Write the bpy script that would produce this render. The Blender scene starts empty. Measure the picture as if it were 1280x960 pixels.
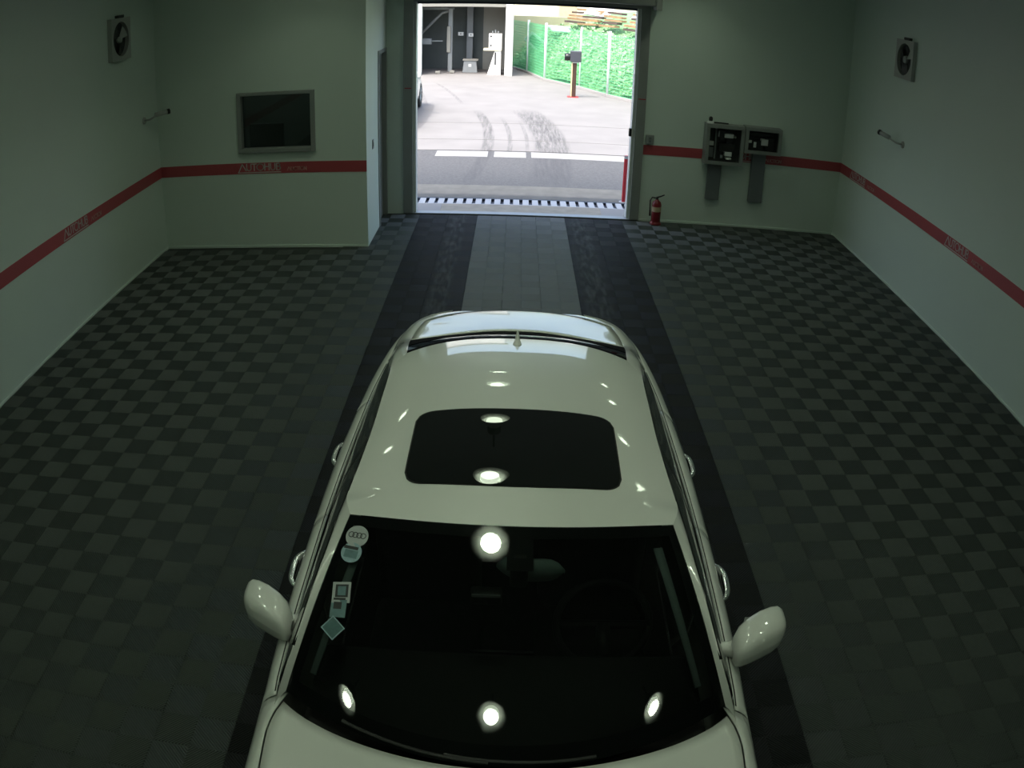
import bpy, bmesh, math, random
import numpy as np
from mathutils import Vector, Matrix

random.seed(7)
rng = np.random.default_rng(7)
scene = bpy.context.scene
COL = scene.collection
PI = math.pi

# ------------------------------------------------------------------ camera (wide CCTV lens with barrel distortion)
CAM_LOC = (-0.1151, 0.0, 3.1997)
CAM_YAW, CAM_PITCH, CAM_ROLL = -0.0055, 0.4728, 0.0311
F_PX, F_K = 1059.3873, -0.068          # r = F_PX * (theta + F_K * theta^3), pixels of the 1280 x 960 frame
cam = bpy.data.cameras.new('camera')
cam_ob = bpy.data.objects.new('camera', cam)
COL.objects.link(cam_ob)
cy_, sy_, cp_, sp_ = math.cos(CAM_YAW), math.sin(CAM_YAW), math.cos(CAM_PITCH), math.sin(CAM_PITCH)
fwd = Vector((-sy_ * cp_, cy_ * cp_, -sp_)); rgt = Vector((cy_, sy_, 0)); upv = rgt.cross(fwd)
c_, s_ = math.cos(CAM_ROLL), math.sin(CAM_ROLL)
r2 = c_ * rgt + s_ * upv; u2 = -s_ * rgt + c_ * upv
cam_ob.matrix_world = Matrix(((r2.x, u2.x, -fwd.x, CAM_LOC[0]), (r2.y, u2.y, -fwd.y, CAM_LOC[1]),
                              (r2.z, u2.z, -fwd.z, CAM_LOC[2]), (0, 0, 0, 1)))
cam.sensor_width, cam.sensor_height, cam.sensor_fit = 36.0, 27.0, 'HORIZONTAL'
cam.lens = F_PX / 1280 * 36
cam.clip_end = 500
cam.type = 'PANO'
th_ = np.linspace(0.0, 0.9, 200)
r_mm = F_PX * (th_ + F_K * th_ ** 3) * 36.0 / 1280.0
kk = np.linalg.lstsq(np.stack([r_mm, r_mm ** 2, r_mm ** 3, r_mm ** 4], 1), th_, rcond=None)[0]
def pano_set(names, val):
    for holder in (getattr(cam, 'cycles', None), cam):
        for n in names:
            if holder is not None and hasattr(holder, n):
                try:
                    setattr(holder, n, val); return
                except Exception:
                    pass
pano_set(['panorama_type'], 'FISHEYE_LENS_POLYNOMIAL')
pano_set(['fisheye_fov'], math.radians(150))
pano_set(['fisheye_polynomial_k0'], 0.0)
for i_, k_ in enumerate(kk):
    pano_set(['fisheye_polynomial_k%d' % (i_ + 1)], -float(k_))
scene.camera = cam_ob
scene.cycles.use_denoising = True

# ------------------------------------------------------------------ sky, sun, exposure
world = bpy.data.worlds.new('sky'); scene.world = world
world.use_nodes = True
wn = world.node_tree; wn.nodes.clear()
sky = wn.nodes.new('ShaderNodeTexSky')
sky.sky_type = 'NISHITA'
sky.sun_disc = False
sky.sun_elevation = math.radians(62)
sky.sun_rotation = math.radians(215)
sky.air_density = 1.0; sky.dust_density = 5.5; sky.ozone_density = 1.0
bg = wn.nodes.new('ShaderNodeBackground'); bg.inputs['Strength'].default_value = 0.66
wo = wn.nodes.new('ShaderNodeOutputWorld')
wn.links.new(sky.outputs[0], bg.inputs[0]); wn.links.new(bg.outputs[0], wo.inputs[0])
sun = bpy.data.lights.new('sun', 'SUN'); sun.energy = 3.5; sun.angle = math.radians(.6); sun.color = (1, .985, .97)
sun_ob = bpy.data.objects.new('sun', sun); COL.objects.link(sun_ob)
sun_ob.location = (-10, 5, 20)
sd = Vector((0.62, 0.30, -1.45))
sun_ob.rotation_euler = sd.to_track_quat('-Z', 'Y').to_euler()
LAMP_STRENGTH = 26.0
LAMP_COLOR = (0.86, 1.0, 0.76, 1)
scene.view_settings.view_transform = 'Standard'
scene.view_settings.look = 'None'
scene.view_settings.exposure = 0.0
scene.view_settings.gamma = 1.0
scene.view_settings.use_curve_mapping = False

# ------------------------------------------------------------------ materials
MATS = {}
def nodes_of(name):
    m = bpy.data.materials.new(name); m.use_nodes = True
    nt = m.node_tree; b = nt.nodes['Principled BSDF']
    return m, nt, b
def pmat(name, col, rough=.5, metal=0., coat=0., spec=.5, noise=0., nscale=8., bump=0., emit=None, estr=0., trans=0.):
    """Principled material whose colour and relief are broken up by a procedural noise."""
    if name in MATS: return MATS[name]
    m, nt, b = nodes_of(name)
    c = (*col, 1)
    b.inputs['Base Color'].default_value = c
    b.inputs['Roughness'].default_value = rough
    b.inputs['Metallic'].default_value = metal
    b.inputs['Specular IOR Level'].default_value = spec
    if coat:
        b.inputs['Coat Weight'].default_value = coat; b.inputs['Coat Roughness'].default_value = .02
        b.inputs['Coat IOR'].default_value = 1.55
    if trans: b.inputs['Transmission Weight'].default_value = trans
    if emit:
        b.inputs['Emission Color'].default_value = (*emit, 1); b.inputs['Emission Strength'].default_value = estr
    if noise or bump:
        tc = nt.nodes.new('ShaderNodeTexCoord'); nz = nt.nodes.new('ShaderNodeTexNoise')
        nz.inputs['Scale'].default_value = nscale; nz.inputs['Detail'].default_value = 5
        nt.links.new(tc.outputs['Object'], nz.inputs['Vector'])
        if noise:
            mx = nt.nodes.new('ShaderNodeMix'); mx.data_type = 'RGBA'
            mx.inputs['A'].default_value = (*[v * (1 - noise) for v in col], 1)
            mx.inputs['B'].default_value = (*[min(1, v * (1 + noise)) for v in col], 1)
            nt.links.new(nz.outputs['Fac'], mx.inputs['Factor']); nt.links.new(mx.outputs['Result'], b.inputs['Base Color'])
        if bump:
            bp = nt.nodes.new('ShaderNodeBump'); bp.inputs['Strength'].default_value = bump; bp.inputs['Distance'].default_value = .01
            nt.links.new(nz.outputs['Fac'], bp.inputs['Height']); nt.links.new(bp.outputs[0], b.inputs['Normal'])
    MATS[name] = m
    return m
def glass_mat(name, tint, ior=1.5):
    if name in MATS: return MATS[name]
    m = bpy.data.materials.new(name); m.use_nodes = True
    nt = m.node_tree; nt.nodes.clear()
    tr = nt.nodes.new('ShaderNodeBsdfTransparent'); tr.inputs[0].default_value = (*tint, 1)
    gl = nt.nodes.new('ShaderNodeBsdfGlossy'); gl.inputs['Roughness'].default_value = .0
    fr = nt.nodes.new('ShaderNodeFresnel'); fr.inputs[0].default_value = ior
    mx = nt.nodes.new('ShaderNodeMixShader'); out = nt.nodes.new('ShaderNodeOutputMaterial')
    nt.links.new(fr.outputs[0], mx.inputs[0]); nt.links.new(tr.outputs[0], mx.inputs[1]); nt.links.new(gl.outputs[0], mx.inputs[2])
    nt.links.new(mx.outputs[0], out.inputs[0])
    MATS[name] = m
    return m
def math_node(nt, op, a, b=None, c=None):
    n = nt.nodes.new('ShaderNodeMath'); n.operation = op
    for i, v in enumerate((a, b, c)):
        if v is None: continue
        if isinstance(v, (int, float)): n.inputs[i].default_value = v
        else: nt.links.new(v, n.inputs[i])
    return n.outputs[0]

M_wall = pmat('white_painted_panel', (.66, .76, .68), .55, noise=.03, nscale=1.5)
M_ceil = pmat('grey_ceiling_sheet', (.75, .77, .75), .6, noise=.05, nscale=2)
M_red = pmat('red_stripe_vinyl', (.44, .075, .085), .45, noise=.06, nscale=3)
M_letter = pmat('white_vinyl_lettering', (.62, .60, .58), .5, noise=.03)
M_letter2 = pmat('pale_red_lettering', (.62, .34, .31), .5, noise=.03)
M_tile = pmat('dark_grey_plastic_tile', (.056, .068, .062), .48, noise=.12, nscale=30)
M_paint = pmat('white_car_paint', (.72, .74, .69), .35, coat=1.0, noise=.01, nscale=2)
M_chrome = pmat('chrome_trim', (.75, .76, .78), .16, metal=1, noise=.02)
M_blackgloss = pmat('gloss_black_plastic', (.006, .007, .007), .12, noise=.05)
M_blackmat = pmat('matt_black_plastic', (.012, .013, .012), .5, noise=.1)
M_rubber = pmat('black_rubber', (.010, .010, .010), .7, noise=.1)
M_interior = pmat('charcoal_car_interior', (.018, .018, .017), .75, noise=.15)
M_trimgrey = pmat('grey_pillar_trim', (.30, .36, .36), .7, noise=.05)
M_glass = glass_mat('clear_windshield_glass', (.45, .50, .47))
M_tint = glass_mat('tinted_side_glass', (.03, .035, .03), 1.28)
M_sunroof = pmat('black_sunroof_glass', (.008, .010, .009), .015, spec=.5, noise=.02)
M_steel = pmat('grey_galvanised_steel', (.30, .32, .32), .42, metal=.6, noise=.1, nscale=12)
M_jamb = pmat('grey_steel_jamb', (.31, .33, .31), .45, metal=.2, noise=.08, nscale=5)
M_jamb_light = pmat('pale_steel_edge', (.62, .66, .62), .4, noise=.05)
M_lampshell = pmat('white_lamp_reflector', (.80, .82, .78), .35, noise=.02)
M_lens = pmat('glowing_lamp_lens', (1, 1, 1), .5, emit=LAMP_COLOR[:3], estr=11.0, noise=.01)
M_fanwhite = pmat('white_fan_plastic', (.42, .44, .41), .45, noise=.04)
M_fandark = pmat('dark_fan_blade', (.05, .055, .05), .5, noise=.1)
M_box = pmat('grey_panel_enclosure', (.25, .27, .25), .45, noise=.06)
M_boxin = pmat('dark_panel_interior', (.03, .034, .034), .6, noise=.1)
M_duct = pmat('blue_grey_cable_duct', (.17, .19, .195), .5, noise=.05)
M_label = pmat('white_paper_label', (.72, .74, .72), .6, noise=.05)
M_extred = pmat('red_extinguisher_paint', (.20, .010, .014), .3, coat=.3, noise=.05)
M_concrete = pmat('pale_concrete', (.27, .265, .255), .8, noise=.10, nscale=.9, bump=.1)
M_apron = pmat('apron_concrete', (.112, .109, .098), .8, noise=.35, nscale=5, bump=.1)
M_threshold = pmat('worn_brown_threshold', (.27, .245, .195), .7, noise=.35, nscale=7, bump=.1)
M_white = pmat('white_road_paint', (.24, .24, .235), .7, noise=.15, nscale=6)
M_bluegrate = pmat('dark_blue_grating', (.05, .06, .085), .5, noise=.2)
M_pale = pmat('pale_grating_bar', (.42, .43, .45), .5, noise=.1)
M_redpaint = pmat('red_post_paint', (.45, .02, .03), .5, noise=.08)
M_post_wood = pmat('brown_wooden_post', (.045, .022, .012), .7, noise=.3, nscale=15)
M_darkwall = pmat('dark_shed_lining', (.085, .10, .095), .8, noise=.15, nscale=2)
M_shedwhite = pmat('white_shed_frame', (.70, .72, .68), .6, noise=.04)
M_shedwall = pmat('grey_beige_shed_wall', (.24, .24, .21), .8, noise=.1, nscale=2)
M_fencepost = pmat('white_fence_post', (.62, .70, .66), .5, noise=.05)
M_wire = pmat('green_fence_wire', (.10, .42, .20), .5, noise=.1)
M_leaf = pmat('green_vine_leaf', (.26, .46, .24), .6, noise=.6, nscale=1.2)
M_bank = pmat('green_bank_ground', (.14, .30, .12), .9, noise=.4, nscale=2)
M_drygrass = pmat('dry_grass_ground', (.36, .36, .24), .9, noise=.3, nscale=.8)
M_plank = pmat('weathered_brown_plank', (.28, .19, .10), .8, noise=.4, nscale=4)
M_plankdark = pmat('dark_old_plank', (.08, .06, .05), .8, noise=.4, nscale=4)
M_sheet = pmat('white_sheet_board', (.68, .68, .70), .6, noise=.1, nscale=2)
M_desk = pmat('white_bench_panel', (.70, .70, .66), .6, noise=.05)
M_grey = pmat('mid_grey_machine_paint', (.20, .22, .22), .5, noise=.08)

def lane_mat(name, col, rough):
    """plastic lane tile with dusty tyre tracks lying along the lane"""
    m, nt, b = nodes_of(name)
    geo = nt.nodes.new('ShaderNodeNewGeometry'); sep = nt.nodes.new('ShaderNodeSeparateXYZ')
    nt.links.new(geo.outputs['Position'], sep.inputs[0])
    nz = nt.nodes.new('ShaderNodeTexNoise'); nz.inputs['Scale'].default_value = 22; nz.inputs['Detail'].default_value = 6
    mp = nt.nodes.new('ShaderNodeMapping'); mp.inputs['Scale'].default_value = (1, .22, 1)
    nt.links.new(geo.outputs['Position'], mp.inputs[0]); nt.links.new(mp.outputs[0], nz.inputs['Vector'])
    tot = None
    for xc, hw in ((-.86, .10), (.79, .12)):
        d = math_node(nt, 'ABSOLUTE', math_node(nt, 'SUBTRACT', sep.outputs['X'], xc))
        t = nt.nodes.new('ShaderNodeMapRange'); t.interpolation_type = 'SMOOTHSTEP'
        t.inputs['From Min'].default_value = hw * 1.5; t.inputs['From Max'].default_value = hw * .6
        nt.links.new(d, t.inputs['Value'])
        tot = t.outputs[0] if tot is None else math_node(nt, 'MAXIMUM', tot, t.outputs[0])
    rmp = nt.nodes.new('ShaderNodeMapRange'); rmp.inputs['From Min'].default_value = .42; rmp.inputs['From Max'].default_value = .68
    nt.links.new(nz.outputs['Fac'], rmp.inputs['Value'])
    fac = math_node(nt, 'MULTIPLY', tot, rmp.outputs[0])
    n2 = nt.nodes.new('ShaderNodeTexNoise'); n2.inputs['Scale'].default_value = 60
    nt.links.new(geo.outputs['Position'], n2.inputs['Vector'])
    r3 = nt.nodes.new('ShaderNodeMapRange'); r3.inputs['From Min'].default_value = .62; r3.inputs['From Max'].default_value = .8
    nt.links.new(n2.outputs['Fac'], r3.inputs['Value'])
    fac = math_node(nt, 'ADD', math_node(nt, 'MULTIPLY', fac, .38), math_node(nt, 'MULTIPLY', r3.outputs[0], .12))
    mx = nt.nodes.new('ShaderNodeMix'); mx.data_type = 'RGBA'; mx.clamp_factor = True
    mx.inputs['A'].default_value = (*col, 1); mx.inputs['B'].default_value = (.16, .17, .17, 1)
    nt.links.new(fac, mx.inputs['Factor']); nt.links.new(mx.outputs['Result'], b.inputs['Base Color'])
    b.inputs['Roughness'].default_value = rough
    b.inputs['Specular IOR Level'].default_value = .28
    MATS[name] = m
    return m
M_lane = lane_mat('black_lane_tile', (.015, .017, .0175), .6)
M_lanemid = lane_mat('mid_grey_lane_tile', (.17, .185, .19), .55)

def lot_mat(name, col, dark, noise_sc):
    """paving with curved dark tyre marks"""
    m, nt, b = nodes_of(name)
    geo = nt.nodes.new('ShaderNodeNewGeometry'); sep = nt.nodes.new('ShaderNodeSeparateXYZ')
    nt.links.new(geo.outputs['Position'], sep.inputs[0])
    X, Y = sep.outputs['X'], sep.outputs['Y']
    nz = nt.nodes.new('ShaderNodeTexNoise'); nz.inputs['Scale'].default_value = 5; nz.inputs['Detail'].default_value = 8; nz.inputs['Roughness'].default_value = .7
    mp = nt.nodes.new('ShaderNodeMapping'); mp.inputs['Scale'].default_value = (3.2, .22, 1)
    nt.links.new(geo.outputs['Position'], mp.inputs[0]); nt.links.new(mp.outputs[0], nz.inputs['Vector'])
    tot = None
    #  x centre = a + b*(Y-16) + c*(Y-16)^2 ; half width ; strength ; Y range
    for a, bb, cc, hw, st, y0, y1 in ((-.66, .03, -.021, .11, .8, 13.2, 21.5), (.62, .02, -.02, .33, .9, 13.2, 21.8),
                                      (-.22, .03, -.020, .05, .6, 15.5, 20.5), (.12, .03, -.018, .04, .5, 15.8, 20.),
                                      (-.9, -.02, -.012, .05, .5, 22.5, 28), (-1.7, -.1, -.004, .06, .5, 22, 30)):
        yy = math_node(nt, 'SUBTRACT', Y, 16.0)
        xc = math_node(nt, 'ADD', math_node(nt, 'MULTIPLY', math_node(nt, 'ADD', math_node(nt, 'MULTIPLY', yy, cc), bb), yy), a)
        d = math_node(nt, 'ABSOLUTE', math_node(nt, 'SUBTRACT', X, xc))
        t = nt.nodes.new('ShaderNodeMapRange'); t.interpolation_type = 'SMOOTHSTEP'
        t.inputs['From Min'].default_value = hw * 1.25; t.inputs['From Max'].default_value = hw * .75
        nt.links.new(d, t.inputs['Value'])
        e0 = nt.nodes.new('ShaderNodeMapRange'); e0.inputs['From Min'].default_value = y0; e0.inputs['From Max'].default_value = y0 + .8
        nt.links.new(Y, e0.inputs['Value'])
        e1 = nt.nodes.new('ShaderNodeMapRange'); e1.inputs['From Min'].default_value = y1; e1.inputs['From Max'].default_value = y1 - 1.2
        nt.links.new(Y, e1.inputs['Value'])
        v = math_node(nt, 'MULTIPLY', math_node(nt, 'MULTIPLY', t.outputs[0], math_node(nt, 'MULTIPLY', e0.outputs[0], e1.outputs[0])), st)
        tot = v if tot is None else math_node(nt, 'MAXIMUM', tot, v)
    rm = nt.nodes.new('ShaderNodeMapRange'); rm.inputs['From Min'].default_value = .34; rm.inputs['From Max'].default_value = .62
    nt.links.new(nz.outputs['Fac'], rm.inputs['Value'])
    fac = math_node(nt, 'MULTIPLY', tot, rm.outputs[0])
    n2 = nt.nodes.new('ShaderNodeTexNoise'); n2.inputs['Scale'].default_value = noise_sc; n2.inputs['Detail'].default_value = 6
    nt.links.new(geo.outputs['Position'], n2.inputs['Vector'])
    base = nt.nodes.new('ShaderNodeMix'); base.data_type = 'RGBA'
    base.inputs['A'].default_value = (*[v * (.80 if noise_sc < 5 else .45) for v in col], 1); base.inputs['B'].default_value = (*[min(1, v * (1.2 if noise_sc < 5 else 1.55)) for v in col], 1)
    nt.links.new(n2.outputs['Fac'], base.inputs['Factor'])
    mx = nt.nodes.new('ShaderNodeMix'); mx.data_type = 'RGBA'
    nt.links.new(base.outputs['Result'], mx.inputs['A']); mx.inputs['B'].default_value = (*dark, 1)
    nt.links.new(fac, mx.inputs['Factor']); nt.links.new(mx.outputs['Result'], b.inputs['Base Color'])
    b.inputs['Roughness'].default_value = .85
    MATS[name] = m
    return m
M_lot = lot_mat('sunlit_concrete_lot', (.170, .167, .163), (.052, .052, .053), 1.2)
M_asphalt = lot_mat('grey_asphalt', (.068, .070, .073), (.045, .046, .050), 28)

# ------------------------------------------------------------------ mesh helpers
def link(name, verts, faces, mat, parent=None, smooth=False, loc=None):
    me = bpy.data.meshes.new(name)
    me.from_pydata([tuple(map(float, v)) for v in verts], [], faces)
    me.update()
    ob = bpy.data.objects.new(name, me)
    COL.objects.link(ob)
    if mat: me.materials.append(mat)
    if smooth: me.polygons.foreach_set('use_smooth', [True] * len(me.polygons))
    if parent: ob.parent = parent
    if loc: ob.location = loc
    return ob
class MB:
    """collects boxes, bars, tubes and turned shapes for one mesh"""
    def __init__(s): s.v = []; s.f = []
    def add(s, v, f):
        o = len(s.v); s.v += [tuple(p) for p in v]; s.f += [tuple(i + o for i in q) for q in f]; return s
    def box(s, x0, x1, y0, y1, z0, z1, bev=0.):
        if bev > 0:
            bm = bmesh.new(); bmesh.ops.create_cube(bm, size=1)
            for v in bm.verts:
                v.co = Vector(((x0 + x1) / 2 + v.co.x * (x1 - x0), (y0 + y1) / 2 + v.co.y * (y1 - y0), (z0 + z1) / 2 + v.co.z * (z1 - z0)))
            bmesh.ops.bevel(bm, geom=bm.edges[:], offset=bev, segments=2, affect='EDGES', profile=.5)
            bm.verts.index_update()
            s.add([v.co[:] for v in bm.verts], [[v.index for v in f.verts] for f in bm.faces]); bm.free(); return s
        v = [(x0, y0, z0), (x1, y0, z0), (x1, y1, z0), (x0, y1, z0), (x0, y0, z1), (x1, y0, z1), (x1, y1, z1), (x0, y1, z1)]
        return s.add(v, [(0, 3, 2, 1), (4, 5, 6, 7), (0, 1, 5, 4), (1, 2, 6, 5), (2, 3, 7, 6), (3, 0, 4, 7)])
    def tube(s, pts, r, n=8, cap=True):
        pts = [Vector(p) for p in pts]; rr = r if hasattr(r, '__len__') else [r] * len(pts)
        rings = []; prev = None
        for i, p in enumerate(pts):
            t = (pts[min(i + 1, len(pts) - 1)] - pts[max(i - 1, 0)]).normalized()
            a = prev if prev is not None else (Vector((0, 0, 1)) if abs(t.z) < .9 else Vector((1, 0, 0)))
            u = (a - t * a.dot(t)).normalized(); w = t.cross(u); prev = u
            rings.append([p + (u * math.cos(2 * PI * k / n) + w * math.sin(2 * PI * k / n)) * rr[i] for k in range(n)])
        v = [q for g in rings for q in g]; f = []
        for i in range(len(pts) - 1):
            for k in range(n):
                f.append((i * n + k, i * n + (k + 1) % n, (i + 1) * n + (k + 1) % n, (i + 1) * n + k))
        if cap:
            f.append(tuple(range(n))[::-1]); f.append(tuple(range((len(pts) - 1) * n, len(pts) * n)))
        return s.add(v, f)
    def lathe(s, prof, org=(0, 0, 0), axis='z', n=24):
        """prof: list of (radius, height) turned about an axis through org"""
        v = []; f = []
        for r, h in prof:
            for k in range(n):
                a = 2 * PI * k / n; c, d = r * math.cos(a), r * math.sin(a)
                p = {'z': (c, d, h), 'x': (h, c, d), 'y': (c, h, d)}[axis]
                v.append((p[0] + org[0], p[1] + org[1], p[2] + org[2]))
        for i in range(len(prof) - 1):
            for k in range(n):
                q = (i * n + k, i * n + (k + 1) % n, (i + 1) * n + (k + 1) % n, (i + 1) * n + k)
                f.append(q if axis != 'y' else q[::-1])
        return s.add(v, f)
    def disc(s, c, r, nrm, n=24, ry=None):
        nrm = Vector(nrm).normalized(); a = Vector((1, 0, 0)) if abs(nrm.x) < .9 else Vector((0, 1, 0))
        u = (a - nrm * a.dot(nrm)).normalized(); w = nrm.cross(u)
        return s.add([Vector(c) + u * math.cos(2 * PI * k / n) * r + w * math.sin(2 * PI * k / n) * (ry or r) for k in range(n)], [tuple(range(n))])
    def build(s, name, mat, parent=None, smooth=False, loc=None):
        return link(name, s.v, s.f, mat, parent, smooth, loc)
def grid(P, closed=False):
    P = np.asarray(P); n, m = P.shape[:2]
    f = []
    for i in range(n - 1):
        for j in range(m - 1 if not closed else m):
            f.append((i * m + j, i * m + (j + 1) % m, (i + 1) * m + (j + 1) % m, (i + 1) * m + j))
    return P.reshape(-1, 3), f
def empty(name, loc, label, cat, group=None, rz=0.):
    o = bpy.data.objects.new(name, None); COL.objects.link(o); o.location = loc; o.rotation_euler = (0, 0, rz)
    o.empty_display_size = .1
    o['label'] = label; o['category'] = cat
    if group: o['group'] = group
    return o
def tag(o, label, cat, group=None):
    o['label'] = label; o['category'] = cat
    if group: o['group'] = group
    return o
def struct(o, label=None):
    o['kind'] = 'structure'
    if label: o['label'] = label
    return o
def copy_tree(o, parent=None):
    c = o.copy(); COL.objects.link(c); c.parent = parent
    for ch in list(o.children):
        copy_tree(ch, c)
    return c
def pch(pts):
    """smooth monotone interpolation through (x, y) points"""
    x = np.array([p[0] for p in pts], float); y = np.array([p[1] for p in pts], float)
    h = np.diff(x); d = np.diff(y) / h
    m = np.zeros_like(x); m[0], m[-1] = d[0], d[-1]
    for i in range(1, len(x) - 1):
        if d[i - 1] * d[i] > 0:
            w1, w2 = 2 * h[i] + h[i - 1], h[i] + 2 * h[i - 1]
            m[i] = (w1 + w2) / (w1 / d[i - 1] + w2 / d[i])
    def f(q):
        q = np.clip(np.asarray(q, float), x[0], x[-1])
        i = np.clip(np.searchsorted(x, q, side='right') - 1, 0, len(h) - 1)
        t = (q - x[i]) / h[i]
        return ((2 * t ** 3 - 3 * t ** 2 + 1) * y[i] + (t ** 3 - 2 * t ** 2 + t) * h[i] * m[i]
                + (-2 * t ** 3 + 3 * t ** 2) * y[i + 1] + (t ** 3 - t ** 2) * h[i] * m[i + 1])
    return f

# ------------------------------------------------------------------ the room
XL, XR, YF, YO, XO, YB, ZC = -4.6, 4.6, 11.40, 9.85, -1.88, -1.4, 4.6   # left, right, far wall, office front, office side, back, ceiling
DX0, DX1, DZ = -1.50, 1.50, 3.02                                        # vehicle doorway
WX0, WX1, WZ0, WZ1 = -3.50, -2.505, 1.235, 2.00                          # office window

struct(MB().box(XL - .2, XL, YB - .2, YF + .2, -.1, ZC).build('wall_left', M_wall))
struct(MB().box(XR, XR + .2, YB - .2, YF + .2, -.1, ZC).build('wall_right', M_wall))
struct(MB().box(XL - .2, XR + .2, YB - .2, YB, -.1, ZC).build('wall_back', M_wall))
w = MB()                                                  # short wall with the office window
w.box(XL, WX0, YO, YO + .12, 0, ZC).box(WX1, XO, YO, YO + .12, 0, ZC).box(WX0, WX1, YO, YO + .12, 0, WZ0).box(WX0, WX1, YO, YO + .12, WZ1, ZC)
struct(w.build('wall_office', M_wall))
w = MB()                                                  # side of the office, with its doorway
w.box(XO - .10, XO, YO + .12, 10.72, 0, ZC).box(XO - .10, XO, 10.72, YF, 2.38, ZC)
struct(w.build('wall_office_side', M_wall))
struct(MB().box(XL, DX0 - .14, YF, YF + .2, 0, ZC).build('wall_far_left', M_wall))
struct(MB().box(DX1 + .14, XR, YF, YF + .2, 0, ZC).build('wall_far_right', M_wall))
struct(MB().box(DX0 - .14, DX1 + .14, YF, YF + .2, DZ + .12, ZC).build('wall_far_top', M_wall))
struct(MB().box(XL - .2, XR + .2, YB - .2, YF + .2, ZC, ZC + .2).build('ceiling', M_ceil))

# pale strip along the foot of the walls
sk = .012
struct(MB().box(XL, XL + sk, YB, YO, 0, .03).build('baseboard_left', M_wall))
struct(MB().box(XR - sk, XR, YB, YF, 0, .03).build('baseboard_right', M_wall))
struct(MB().box(XL + sk, XO, YO - sk, YO, 0, .03).build('baseboard_office', M_wall))
struct(MB().box(DX1 + .16, XR - sk, YF - sk, YF, 0, .03).build('baseboard_far', M_wall))

# office interior seen through the window
struct(MB().box(XL, XO - .1, YF - .06, YF - .02, 0, ZC).build('wall_office_back', M_shedwall))

# office window
win = bpy.data.objects.new('window_1', None); COL.objects.link(win); win.location = (0, YO, 0); struct(win)
fr = MB(); t = .055
fr.box(WX0, WX0 + t, -.03, .10, WZ0, WZ1, .006).box(WX1 - t, WX1, -.03, .10, WZ0, WZ1, .006).box(WX0 + t, WX1 - t, -.03, .10, WZ1 - t * .8, WZ1, .006).box(WX0 + t, WX1 - t, -.045, .10, WZ0, WZ0 + t, .006)
fr.build('window_frame', M_jamb, win)
M_offglass = glass_mat('office_window_glass', (.55, .62, .60))
MB().box(WX0 + t, WX1 - t, .055, .061, WZ0 + t, WZ1 - t * .8).build('pane', M_offglass, win)
mon = MB().box(-3.42, -2.97, YO + .22, YO + .26, 1.20, 1.56, .008).box(-3.24, -3.16, YO + .26, YO + .32, 1.02, 1.3).build('monitor', M_blackmat)
tag(mon, 'dark screen standing behind the office window glass', 'monitor')
dk = empty('office_desk', (-3.2, 10.35, 0), 'dark desk under the screen inside the office window', 'desk')
MB().box(-1.2, 1.2, -.36, .4, .97, 1.01).build('desk_top', M_shedwall, dk)
for x in (-1.1, 1.1): MB().box(x - .03, x + .03, -.3, .35, 0, .97).build('leg', M_jamb, dk)

ol = empty('added_office_lamp', (-3.2, 10.75, 2.75), 'added unseen lamp brightening the office behind the window', 'lamp')  # invented lamp, added out of view to lift the dark window pane
MB().box(-.5, .5, -.12, .12, 0, .04, .01).build('housing', M_box, ol)
for x in (-.4, .4): MB().tube([(x, 0, .035), (x, 0, ZC - 2.75)], .008).build('hanger', M_steel, ol)
MB().box(-.45, .45, -.09, .09, -.012, 0).build('diffuser', pmat('added_office_glow', (.8, .85, .8), .5, emit=(.8, 1, .95), estr=2.4, noise=.01), ol)

# office side door (ajar dark opening with a thin steel frame)
d1 = bpy.data.objects.new('door_1', None); COL.objects.link(d1); d1.location = (XO, 10.72, 0); struct(d1)
MB().box(-.11, .012, 0, .05, 0, 2.38).box(-.11, .012, .63, .68, 0, 2.38).box(-.11, .012, .05, .63, 2.33, 2.38).build('door_frame', M_jamb, d1)
MB().box(-.085, -.045, .05, .63, .01, 2.33).build('door_leaf', M_jamb, d1)
MB().box(-.045, -.005, .10, .12, .98, 1.12, .005).build('door_handle', M_steel, d1)

# vehicle doorway: jambs, guide rails, lintel and rolled shutter
d2 = bpy.data.objects.new('door_2', None); COL.objects.link(d2); d2.location = (0, YF, 0); struct(d2)
MB().box(DX0 - .14, DX0 - .012, -.03, .2, 0, DZ).build('jamb', M_jamb, d2)
MB().box(DX1 + .012, DX1 + .14, -.03, .2, 0, DZ).build('jamb', M_jamb, d2)
MB().box(DX0 - .012, DX0 + .03, .02, .2, 0, DZ).build('guide_rail', M_jamb_light, d2)
MB().box(DX1 - .03, DX1 + .012, .02, .2, 0, DZ).build('guide_rail', M_jamb_light, d2)
MB().box(DX0 - .14, DX1 + .14, -.04, .2, DZ, DZ + .12).build('lintel', M_jamb, d2)
MB().box(DX0 - .05, DX1 + .22, -.30, -.04, DZ + .05, DZ + .42, .02).build('shutter_box', M_jamb, d2)
MB().box(DX1 + .16, DX1 + .24, -.34, -.02, DZ + .0, DZ + .46, .01).build('end_bracket', M_box, d2)
MB().box(DX0 + .03, DX1 - .03, .06, .10, DZ - .035, DZ + .02, .006).build('shutter_bottom_bar', M_bluegrate, d2)
MB().box(DX0 - .12, DX0 - .03, -.034, -.028, 1.795, 1.807).build('red_tape', M_redpaint, d2)
MB().box(DX1 + .03, DX1 + .13, -.034, -.028, 1.745, 1.757).build('red_tape', M_redpaint, d2)
MB().box(DX1 - .065, DX1 - .03, -.0, .06, 1.21, 1.32, .006).build('door_sensor', M_blackmat, d2)
MB().box(DX0 - .14, DX1 + .14, -.03, .10, .0, .022, .004).build('sill_strip', M_steel, d2)

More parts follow.
